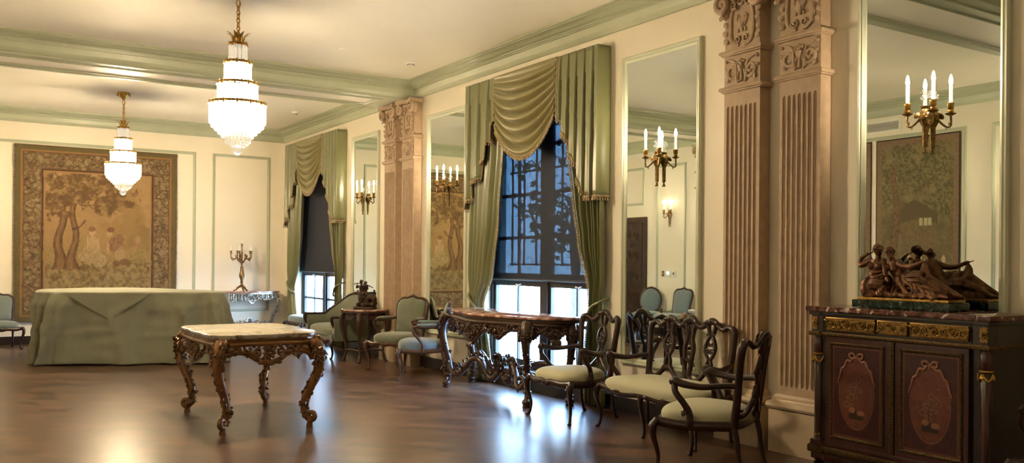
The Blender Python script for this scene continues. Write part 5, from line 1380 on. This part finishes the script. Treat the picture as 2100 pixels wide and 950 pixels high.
def herdsman_group():
    t = thing('bronze_herdsman_group', 'dark bronze figures with poles over their shoulders beside an animal, on the octagonal table', 'sculpture', (5.09, 11.80, .753), math.radians(-58))
    # local x runs right in the photo
    m = MB(); m.prism([(.19 * cos(a) * (1 + .05 * sin(3 * a)), .12 * sin(a)) for a in [2 * PI * i / 28 for i in range(28)]], 0, .035, bev=.008); m.build('oval_base', M_bronzed, t)
    m = MB(); rng = random.Random(6)
    for k in range(26): m.ball((rng.uniform(-.12, .16), rng.uniform(-.06, .07), .045 + rng.uniform(0, .03)), rng.uniform(.025, .04), 7, 5)
    for (x, y, h, f) in ((-.055, 0, .43, -1), (-.005, .02, .405, 1)):
        m.tube([(x, y, .20), (x, y, .26), (x, y, .32), (x, y, .345)], [.034, .030, .040, .026], 10); m.tube([(x, y, .34), (x, y, .375)], [.016, .014], 8)
        head(m, (x + .005 * f, y, h - .035), .025, (f * .5, -1, -.2))
        for s in (-1, 1): stube(m, [(x + s * .014, y, .22), (x + s * .022, y - .02, .14), (x + s * .02 + .01, y + .0, .05)], [.024, .019, .013]); m.ball((x + s * .03, y - .015, .045), (.013, .026, .012), 6, 4)
        for k in range(8): a = 2 * PI * k / 8; m.tube([(x + .03 * cos(a), y + .03 * sin(a), .25), (x + .040 * cos(a), y + .038 * sin(a), .16)], [.010, .013], 6)
    stube(m, [(-.09, 0, .335), (-.125, -.02, .305), (-.105, -.035, .35)], [.016, .013, .010]); hand(m, (-.105, -.035, .35), (.3, -.2, 1), (1, 0, 0), .028)
    stube(m, [(.03, .02, .33), (.06, -.01, .29), (.065, -.02, .33)], [.016, .013, .010]); hand(m, (.065, -.02, .33), (.0, -.2, 1), (-1, 0, 0), .028)
    # animal standing at the right
    m.ball((.105, .01, .165), (.085, .045, .055), 12, 9); stube(m, [(.05, .0, .19), (.03, -.01, .225), (.015, -.02, .235)], [.034, .026, .022]); m.ball((-.002, -.03, .222), (.032, .02, .02), 8, 6)
    for s in (-1, 1): m.tube([(.012, -.02 + s * .018, .25), (.0, -.02 + s * .03, .27)], [.009, .004], 5)
    for (x, y) in ((.05, -.025), (.05, .035), (.155, -.02), (.16, .035)): stube(m, [(x, y, .15), (x + .012, y, .10), (x, y, .06), (x, y, .03)], [.022, .013, .010, .012])
    stube(m, [(.185, .01, .18), (.20, .01, .14), (.195, .01, .10)], [.010, .007, .008])
    m.ball((.12, .05, .09), (.07, .03, .05), 8, 6)
    o = m.build('figures_and_animal', M_bronzed, t); remesh(o, .0035, 1)
    m = MB(); m.tube([(-.165, -.03, .355), (-.1, -.035, .372), (0, -.04, .36), (.03, -.03, .352)], .006, 7); m.tube([(-.02, -.03, .365), (.07, -.03, .345), (.165, -.03, .31)], .0065, 7); m.ball((.10, -.03, .335), (.022, .008, .009), 6, 4)
    m.build('carried_poles', M_bronzed, t)
herdsman_group()

# ================================================================= CANDELABRUM
def candelabrum():
    t = thing('candelabrum', 'tall aged brass candelabrum with unlit white candles on the silvered console', 'candelabrum', (4.655, 16.50, .866))
    m = MB()
    for k in range(3):
        a = k * 2 * PI / 3 + .5; u = V((cos(a), sin(a), 0))
        stube(m, [u * .02 + V((0, 0, .09)), u * .06 + V((0, 0, .07)), u * .10 + V((0, 0, .03)), u * .135 + V((0, 0, .012)), u * .15 + V((0, 0, .02))], [.022, .02, .015, .013, .010], 6, 8); leaf(m, u * .05 + V((0, 0, .075)), u - V((0, 0, .5)), (0, 0, 1), .08, .02); m.ball(u * .145 + V((0, 0, .011)), .014, 6, 4)
    m.build('tripod_base', M_oldgilt, t)
    m = MB(); m.lathe([(0, .08), (.035, .085), (.045, .10), (.025, .12), (.018, .15), (.032, .165), (.018, .18), (.022, .20), (.045, .26), (.050, .30), (.034, .36), (.026, .42), (.034, .44), (.020, .46), (.016, .50), (.024, .53), (.018, .56), (.014, .62), (.02, .70), (.012, .74), (0, .75)], n=18, flute=.05, nf=6); m.build('baluster_stem', M_oldgilt, t)
    R = .195
    for k in range(6):
        if k < 5: a = k * 2 * PI / 5 + .25; u = V((cos(a), sin(a), 0)); o, zt = u * R, .70
        else: u = V((0, 0, 0)); o, zt = u, .83
        m = MB()
        if k < 5:
            stube(m, [u * .012 + V((0, 0, .52)), u * .05 + V((0, 0, .56)), u * .085 + V((0, 0, .62)), u * .12 + V((0, 0, .60)), u * .165 + V((0, 0, .585)), u * R + V((0, 0, .63)), u * R + V((0, 0, .69))], [.012, .011, .010, .011, .011, .010, .009], 6, 7)
            cscroll(m, u * .10 + V((0, 0, .655)), u, (0, 0, 1), .035, .009, 1.4, 2); cscroll(m, u * .17 + V((0, 0, .61)), -u, (0, 0, -1), .03, .008, 1.3, 0)
            leaf(m, u * .06 + V((0, 0, .57)), u + V((0, 0, .5)), (0, 0, 1), .08, .018); leaf(m, u * .16 + V((0, 0, .58)), u * .3 - V((0, 0, 1)), u, .05, .014)
        else: m.tube([(0, 0, .73), (0, 0, .83)], .010, 8); leaf(m, (0, 0, .76), (.5, 0, 1), (1, 0, 0), .05, .014)
        arm = m.build('candle_arm', M_oldgilt, t)
        m = MB(); m.lathe([(0, 0), (.03, .006), (.032, .010), (.012, .012), (.018, .025), (.014, .035), (.022, .05), (.022, .062), (0, .062)], V(o) + V((0, 0, zt - .01)), 12); m.build('candle_cup', M_oldgilt, arm)
        m = MB(); m.lathe([(0, 0), (.0115, 0), (.0105, .095), (.004, .102), (0, .103)], V(o) + V((0, 0, zt + .05)), 10); m.tube([V(o) + V((0, 0, zt + .15)), V(o) + V((.002, 0, zt + .166))], .0014, 4); m.build('candle', M_wax, arm)
M_wax = mat('white_wax', (.85, .82, .72), .45)
candelabrum()

# ================================================================= DUST-SHEETED PIANO
M_sheet = mat('faded_green_dust_sheet', (.24, .235, .155), .85, var=.14, vscale=3, bump=.5, bscale=14, sheen=.2)
def sheet():
    t = thing('covered_piano', 'large piano-shaped piece hidden under a faded green dust sheet, before the tapestry', 'covered furniture', (2.4, 13.7, 0))
    q = [(1.05, 13.95), (1.12, 13.55), (1.40, 13.28), (2.3, 12.88), (3.05, 12.57), (3.32, 12.62), (3.43, 12.95), (3.24, 13.6), (2.85, 14.3), (2.45, 14.80), (1.9, 15.0), (1.45, 14.98), (1.15, 14.6)]
    P = [V((p.x - 2.4, p.y - 13.7, 0)) for p in spl([(a, b, 0) for a, b in q], 16, True)]; n = len(P); ZT = .985
    nor = []
    for i in range(n):
        d = (P[(i + 1) % n] - P[i - 1]).normalized(); nor.append(V((d.y, -d.x, 0)))
    CR = [(27, -7, 2.2, .06), (34, -13, 1.4, .045), (40, 5, .9, .022), (47, -3, 1.2, .030), (55, 8, .9, .022), (60, -5, 1.1, .026), (66, 6, 1., .03), (72, -6, .9, .022), (80, 4, 1.2, .03), (10, 5, 1.5, .04), (18, -4, 1.2, .04)]
    rows = []
    for j in range(44):
        v = j / 43; r = []
        for i in range(n):
            a = i / n; s = V((cos(2 * PI * a), sin(2 * PI * a), 0))
            f1 = noise.noise(V((s.x * 5, s.y * 5, 1.3 + v * .5))); f2 = noise.noise(V((s.x * 13, s.y * 13, v * .9))); f3 = noise.noise(V((s.x * 4, s.y * 4 + v * 2.5, v * 4)))
            f4 = noise.noise(V((i * .11 + v * 6, v * 9 - i * .05, 2.))); f6 = 1 - 4 * abs(noise.noise(V((i * .10 + v * 1.2, v * 1.1 - i * .02, 5.))))
            o = -.02 + .03 * min(1, v * 6) + (.03 if i < 70 else .0) * v + v * .09 * f1 + (.3 + v * .7) * .045 * f2 + .035 * f3 * min(1, v * 3) + (.012 * f4 + .016 * f6) * min(1, v * 4)
            for (i0, sl, w_, A) in CR: o += 1.9 * A * math.exp(-((i - i0 - sl * v) / w_) ** 2) * min(1, v * 5)
            z = ZT - .045 * (1 - math.sqrt(max(0, 1 - (1 - min(1, v * 9)) ** 2)) * 0 - min(1, v * 9)) * 0 - (ZT - .012) * max(0, v) ** 1.02
            if v == 1: z = .012 + .02 * max(0, f2)
            r.append(P[i] + nor[i] * o + V((0, 0, z)))
        rows.append(r)
    vs = []; fs = []
    cen = sum(P, V((0, 0, 0))) / n
    for k in (0, .35, .7, .9, .97, 1.0):
        if k == 0: vs.append(cen + V((0, 0, ZT + .035)))
        else:
            for i in range(n): 
                p = cen.lerp(P[i] + nor[i] * -.02, k); vs.append(p + V((0, 0, ZT + .035 * (1 - k * k) + .006 * noise.noise(p * 3) * (k < 1) + (.006 if k < .98 else 0))))
    for i in range(n): fs.append((0, 1 + i, 1 + (i + 1) % n))
    for k in range(4): fs += [(1 + k * n + i, 1 + (k + 1) * n + i, 1 + (k + 1) * n + (i + 1) % n, 1 + k * n + (i + 1) % n) for i in range(n)]
    b0 = 1 + 4 * n
    for r in rows[1:]: vs += r
    for j in range(len(rows) - 1): fs += [(b0 + j * n + i, b0 + (j + 1) * n + i, b0 + (j + 1) * n + (i + 1) % n, b0 + j * n + (i + 1) % n) for i in range(n)]
    m = MB(); m.add(vs, fs); o = m.build('dust_sheet', M_sheet, t, smooth=75); o.modifiers.new('th', 'SOLIDIFY').thickness = .006
    # overlapping triangular flap of a second sheet: points along the front top edge
    def front(u, z, off):  # u 0..1 along the front edge (left -> right)
        i = int((.02 + .0) * n) ; i0 = 2.0 * 16; i1 = 4.1 * 16; q = i0 + (i1 - i0) * u; k = int(q) % n; p = P[k].lerp(P[(k + 1) % n], q - int(q)); v = (ZT - z) / ZT
        return p + nor[k] * (off + .055 + .09 * v) + V((0, 0, z))
    m = MB()
    def fl(u, v):
        wdt = 1 - v; uu = .0 + u * .54 * wdt + .28 * v + .012 * sin(u * 9) * v
        z = ZT + .004 - .36 * v - .012 * sin(u * PI * 3) * wdt * v
        return front(uu, z, .012 + .006 * sin(u * 12 + v * 7))
    m.grid(fl, 30, 18); o = m.build('sheet_flap', M_sheet, t, smooth=75); o.modifiers.new('th', 'SOLIDIFY').thickness = .008
    # the instrument below
    MB().prism([(p.x * .93, p.y * .93) for p in P[::4]], .62, .955).build('piano_case', M_ebon, t, smooth=30)
    for (x, y) in ((-1.0, .0), (.75, -.85), (1.0, 1.0)): m = MB(); m.lathe([(0, 0), (.04, 0), (.045, .03), (.03, .06), (.06, .45), (.07, .62), (0, .62)], (x, y, 0), 12); m.build('leg', M_ebon, t)
sheet()

# ================================================================= TAPESTRIES
M_tap = vcol_mat('woven_tapestry', .95, .5, 420)
def tapestry_big():
    W, Z0, Z1 = 2.565, .38, 3.362; H = Z1 - Z0; X0 = .975
    t = thing('tapestry', 'large golden-brown woodland tapestry with a floral border on the far wall', 'tapestry', (X0 + W / 2, YB - .03, Z0))
    NU, NV = 270, 300
    def fn(u, v): x = (u - .5) * W; return (x + .006 * noise.noise(V((u * 3, v * 14, 0))), -.018 - .010 * sin(u * 17 + .5 * sin(v * 4)) * (.3 + .7 * (1 - v)), v * H)
    m = MB().grid(fn, NU, NV); o = m.build('woven_cloth', M_tap, t, smooth=180, recalc=False)
    o.modifiers.new('th', 'SOLIDIFY').thickness = .006
    B0, B1, B2 = .085, .115, .40
    rng = random.Random(1)
    def flora(x, z, sc, ground, fill):
        d, pts = noise.voronoi(V((x * sc, z * sc, 0))); q = pts[0]; k = noise.cell(q * 7.3) ; a = math.atan2(z * sc - q.y, x * sc - q.x)
        rr = fill * (.70 + .30 * abs(cos((2 + int(abs(k) * 3)) * a + k * 6)))
        dd = math.hypot(x * sc - q.x, z * sc - q.y)
        if dd > rr: return ground
        p = pal((abs(k) * 3.7) % 1.)
        sh = .5 + .5 * cos(dd / rr * 7 + k * 3)
        return mixc(p, tuple(c * .42 for c in p), .15 + .85 * sh * (dd / rr) ** .7)
    def pal(k): return [(.40, .27, .14), (.50, .37, .21), (.28, .18, .085), (.22, .17, .075), (.34, .19, .11), (.44, .33, .16)][int(k * 6) % 6]
    def col(p):
        x = p.x + W / 2; z = p.z; bd = min(x, W - x, z, H - z); n = nz(x, z, 7, 2.1); nf = nz(x, z, 38, 5.)
        wv = 1 + .10 * nf
        if bd < B0: return tuple(c * wv for c in mixc((.155, .125, .050), (.20, .15, .065), .5 + n * .6))
        if bd < B1: return (.36 * wv, .20 * wv, .075)
        if bd < B2:
            wx, wz = x + .02 * nz(x, z, 10, 3.), z + .02 * nz(x, z, 10, 8.)
            c = flora(wx, wz, 12.5, (.10, .055, .026), .62); c2 = flora(wx + 3, wz, 30., None, .6)
            if c2: c = mixc(c, c2, .55)
            e1 = min(bd - B1, B2 - bd)
            if e1 < .03: c = mixc((.15, .085, .036), c, e1 / .03)
            return tuple(q * wv for q in c)
        if bd < B2 + .022: return (.10, .045, .022)
        if bd < B2 + .05: return (.40, .24, .10)
        s = (x - B2) / (W - 2 * B2); T0 = (z - B2) / (H - 2 * B2); t_ = T0
        sky = mixc((.375, .235, .10), (.46, .30, .14), t_ + .5 * n)
        c = sky
        # distant hazy trees on the right
        e = math.hypot((s - .80) / .22, (t_ - .62) / .26) + .5 * n
        c = mixc(c, (.34, .22, .085), (1 - sst(.5, 1.0, e)) * .75)
        e = math.hypot((s - .95) / .16, (t_ - .36) / .3) + .5 * n; c = mixc(c, (.30, .20, .08), (1 - sst(.5, 1.0, e)) * .7)
        # middle distance bushes
        e = t_ - .40 - .10 * nz(s, 0, 4, 7.); c = mixc(c, mixc((.30, .22, .085), (.42, .31, .13), .5 + nf), (1 - sst(-.03, .05, e)) * .8)
        e = t_ - .27 - .04 * nz(s, 0, 9, 3.); c = mixc(c, mixc((.17, .12, .045), (.44, .32, .14), .5 + nz(x, z, 16, 1.) * 1.3), (1 - sst(-.02, .04, e)) * .9)
        if t_ < .26:
            f = flora(x, z + .3 * sin(x * 3), 9., None, .8)
            if f: c = mixc(c, f, .35)
        # trunks
        s0 = s; s = s + .13; t_ = T0 - .12
        for (cx, w, ln, top, br) in ((.28, .036, .04, .74, .0), (.40, .030, .03, .66, .04)):
            if t_ > .10 and t_ < top:
                xc = cx + ln * (t_ - .1) + .02 * sin(t_ * 17 + cx * 20); ww = w * (1.25 - .7 * t_) + .05 * math.exp(-(t_ - .1) * 18)
                d = abs(s - xc) / ww
                if d < 1: c = mixc((.33, .195, .09), (.11, .058, .028), d * .8 + .35 * nz(s * 1.5, t_ * .4, 40, 3.) + (.15 if s > xc else 0))
        for (a, b, c_, d_, w) in ((.30, .60, .12, .70, .012), (.36, .62, .60, .72, .014), (.40, .42, .58, .52, .009), (.33, .70, .28, .86, .012)):
            L2 = (c_ - a) ** 2 + (d_ - b) ** 2; q = max(0, min(1, ((s - a) * (c_ - a) + (t_ - b) * (d_ - b)) / L2)); dd = math.hypot(s - a - q * (c_ - a), t_ - b - q * (d_ - b) + .015 * sin(q * 6))
            if dd < w * (1.2 - q): c = (.14, .072, .035)
        # canopy
        t_ = T0; s = s0
        e = min(math.hypot((s - .34) / .40, (t_ - .87) / .15), math.hypot((s - .10) / .15, (t_ - .74) / .10), math.hypot((s - .58) / .18, (t_ - .76) / .10), math.hypot((s - .20) / .10, (t_ - .66) / .05))
        e += .55 * nz(x, z, 5, 4.4) + .35 * nz(x, z, 16, 1.4)
        if e < 1.1:
            lc = noise.cell(V((x * 26 + .5 * nf, z * 34, 2.))); ld = noise.voronoi(V((x * 22, z * 26, 4.)))[0][0]
            lf = mixc((.15, .085, .035), (.40, .265, .115), .42 + nz(x, z, 7, 8.) * .9 + .30 * lc - .35 * ld); c = mixc(c, lf, (1 - sst(.85, 1.1, e)) * .92)
        # grasses
        if t_ < .2 and abs(sin(s * 70 + 14 * nz(s, t_, 3, 9.) + t_ * 30)) > .95: c = mixc(c, (.34, .27, .12), .45)
        # seated lady in pale dress
        s = s + .06; t_ = T0 - .09
        def ell(a, b, ra, rb): return math.hypot((s - a) / ra, (t_ - b) / rb) < 1
        def body(c):
            if ell(.50, .27, .085, .085) or ell(.44, .235, .06, .045) or ell(.565, .20, .07, .055): c = mixc((.52, .40, .22), (.40, .28, .135), .5 + nz(x, z, 24, 6.) * 1.5)
            if ell(.505, .345, .033, .055): c = mixc((.64, .46, .27), (.45, .3, .16), .5 + nf)
            if ell(.46, .345, .012, .05) or ell(.55, .33, .014, .05): c = (.60, .42, .24)
            if ell(.500, .430, .028, .034): c = (.62, .43, .25)
            if ell(.498, .452, .034, .022): c = (.27, .14, .065)
            # stooping companion in russet
            if ell(.70, .33, .055, .060) or ell(.745, .365, .045, .05): c = mixc((.22, .11, .06), (.34, .19, .10), .5 + nz(x, z, 24, 2.) * 1.4)
            if ell(.755, .25, .05, .045): c = mixc((.58, .42, .22), (.40, .25, .12), .5 + nf)
            if ell(.80, .19, .05, .028) or ell(.72, .18, .035, .02): c = (.22, .11, .055)
            if ell(.655, .425, .026, .032): c = (.56, .38, .21)
            if ell(.668, .448, .036, .022): c = (.22, .09, .05)
            if ell(.645, .30, .012, .05): c = (.55, .37, .21)
            return c
        c = mixc(c, body(c), .78)
        return tuple(max(0, q) * wv for q in c)
    paint(o.data, lambda p: tuple(q * f for q, f in zip(col(p), (.68, .66, .64))))
    m = MB()
    for s in (-1, 1):
        z = 0
        while z < H: m.tube([(s * (W / 2 - .003), -.02, z), (s * (W / 2 + rng.uniform(.008, .028)), -.022, z - rng.uniform(.0, .03))], [.004, .0015], 4); z += .011
    tag(m.build('frayed_edge', mat('frayed_wool', (.16, .12, .055), .9, var=.3, vscale=30), t), None, None, kind='stuff')
tapestry_big()
def tapestry_side(yc, W, label, seed):
    H = 2.75; Z1 = 3.37
    t = thing('tapestry', label, 'tapestry', (XL, yc, Z1 - H))
    def fn(u, v): return (.022 + .006 * sin(u * 11 + seed), (u - .5) * W, v * H)
    m = MB().grid(fn, 130, 200); o = m.build('woven_cloth', M_tap, t, smooth=180, recalc=False); o.modifiers.new('th', 'SOLIDIFY').thickness = .006
    def col(p):
        y = -p.y; z = p.z; s = y / W + .5; v = z / H; s_ = 1 - s  # s_ runs left to right in the mirror image
        bd = min(W / 2 - abs(y), z, H - z); n = nz(y, z, 4, seed); nf = nz(y, z, 30, seed)
        if bd < .018: return (.015, .010, .008)
        if bd < .10: return mixc((.17, .105, .06), (.21, .135, .08), .5 + nf)
        c = mixc((.12, .092, .042), (.21, .16, .075), v * .5 + .8 * n + .4 * nf)
        def ell(a, b, ra, rb): return math.hypot((s_ - a) / ra, (v - b) / rb)
        for (a, b, ra, rb) in ((.30, .82, .2, .12), (.62, .84, .22, .13), (.85, .75, .15, .12), (.2, .66, .14, .1)):
            if ell(a, b, ra, rb) + .9 * n + .5 * nf < 1: c = mixc((.085, .072, .032), (.18, .145, .065), .5 + nf * 1.4)
        if .28 < s_ < .68 and .30 < v < .60 - .25 * abs(s_ - .55): c = mixc((.125, .088, .042), (.17, .12, .06), .5 + nf)        # cottage
        if .25 < s_ < .72 and .55 - .1 * abs(s_ - .5) < v < .66 - .5 * abs(s_ - .52) * .6: c = (.10, .072, .036)
        for a in (.34, .39, .44):
            if abs(s_ - a) < .018 and abs(v - .535) < .022: c = (.36, .32, .19)
        xc = .78 + .04 * sin(v * 8)
        if abs(s_ - xc) < .06 * (1.3 - v) and v < .85: c = mixc((.17, .10, .055), (.07, .045, .025), abs(s_ - xc) * 12 + nf)
        if v < .22: c = mixc(c, mixc((.10, .09, .04), (.24, .2, .1), .5 + nf * 1.2), .8)
        for (a, k) in ((.18, .9), (.45, 1.), (.58, 1.15)):
            b = .28 + .02 * k
            if ell(a, b - .05, .055, .07) < 1: c = mixc((.42, .36, .22), (.26, .2, .1), .5 + nf)
            if ell(a, b + .035, .022, .022) < 1: c = (.42, .30, .18)
        if ell(.62, .31, .022, .035) < 1: c = (.02, .03, .045)
        return c
    paint(o.data, col)
tapestry_side(7.755, 1.35, 'brown cottage-scene tapestry on the left wall, reflected above the cabinet', 1.7)
tapestry_side(9.19, 1.35, 'second brown tapestry on the left wall, only its edge reflected above the cabinet', 4.2)
# ================================================================= LIGHT AND CAMERA
w = bpy.data.worlds.new('World'); SC.world = w; w.use_nodes = True; nt = w.node_tree
bg = nt.nodes['Background']; tc = nt.nodes.new('ShaderNodeTexCoord'); sep = nt.nodes.new('ShaderNodeSeparateXYZ'); nt.links.new(tc.outputs['Generated'], sep.inputs[0])
rp = nt.nodes.new('ShaderNodeValToRGB'); nt.links.new(sep.outputs['Z'], rp.inputs[0])
rp.color_ramp.elements[0].position = 0.; rp.color_ramp.elements[0].color = (.62, .80, 1., 1); rp.color_ramp.elements[1].position = .6; rp.color_ramp.elements[1].color = (.30, .56, 1., 1)
nt.links.new(rp.outputs[0], bg.inputs[0]); bg.inputs[1].default_value = WORLD_STR
for (yc, a, b) in WIN:
    L = bpy.data.lights.new('window_portal', 'AREA'); L.shape = 'RECTANGLE'; L.size = b - a; L.size_y = WZ1 - WZ0; L.cycles.is_portal = True
    o = bpy.data.objects.new('window_portal', L); COL.objects.link(o); o.location = (XW + .09, yc, (WZ0 + WZ1) / 2)
    o.rotation_euler = Matrix(((0, 0, 1), (-1, 0, 0), (0, -1, 0))).to_euler()
    # local -Z must face the room (-x)
f_, yaw, H_, roll, h_ = 1803.8, .57296, 537.18, .007744, 1.45
cam = bpy.data.cameras.new('camera'); cam.sensor_width = 36; cam.lens = 36 * f_ / 2100; cam.shift_y = (H_ - 475) / 2100; cam.clip_start = .05
co = bpy.data.objects.new('camera', cam); COL.objects.link(co)
c, s = cos(yaw), sin(yaw); r0 = V((c, -s, 0)); u0 = V((0, 0, 1)); fw = V((s, c, 0))
r = r0 * cos(roll) + u0 * sin(roll); u = -r0 * sin(roll) + u0 * cos(roll)
Mx = Matrix((r, u, -fw)).transposed().to_4x4(); Mx.translation = (0, 0, h_); co.matrix_world = Mx
SC.camera = co
SC.view_settings.view_transform = 'Standard'; SC.view_settings.look = 'None'; SC.view_settings.gamma = 1; SC.view_settings.use_curve_mapping = False
SC.view_settings.exposure = EXPO
SC.cycles.use_denoising = True
try: SC.cycles.denoiser = 'OPENIMAGEDENOISE'
except Exception: pass
SC.cycles.max_bounces = 8; SC.cycles.diffuse_bounces = 3; SC.cycles.glossy_bounces = 5; SC.cycles.transparent_max_bounces = 24; SC.cycles.sample_clamp_indirect = 6
SC.cycles.caustics_reflective = False; SC.cycles.caustics_refractive = False
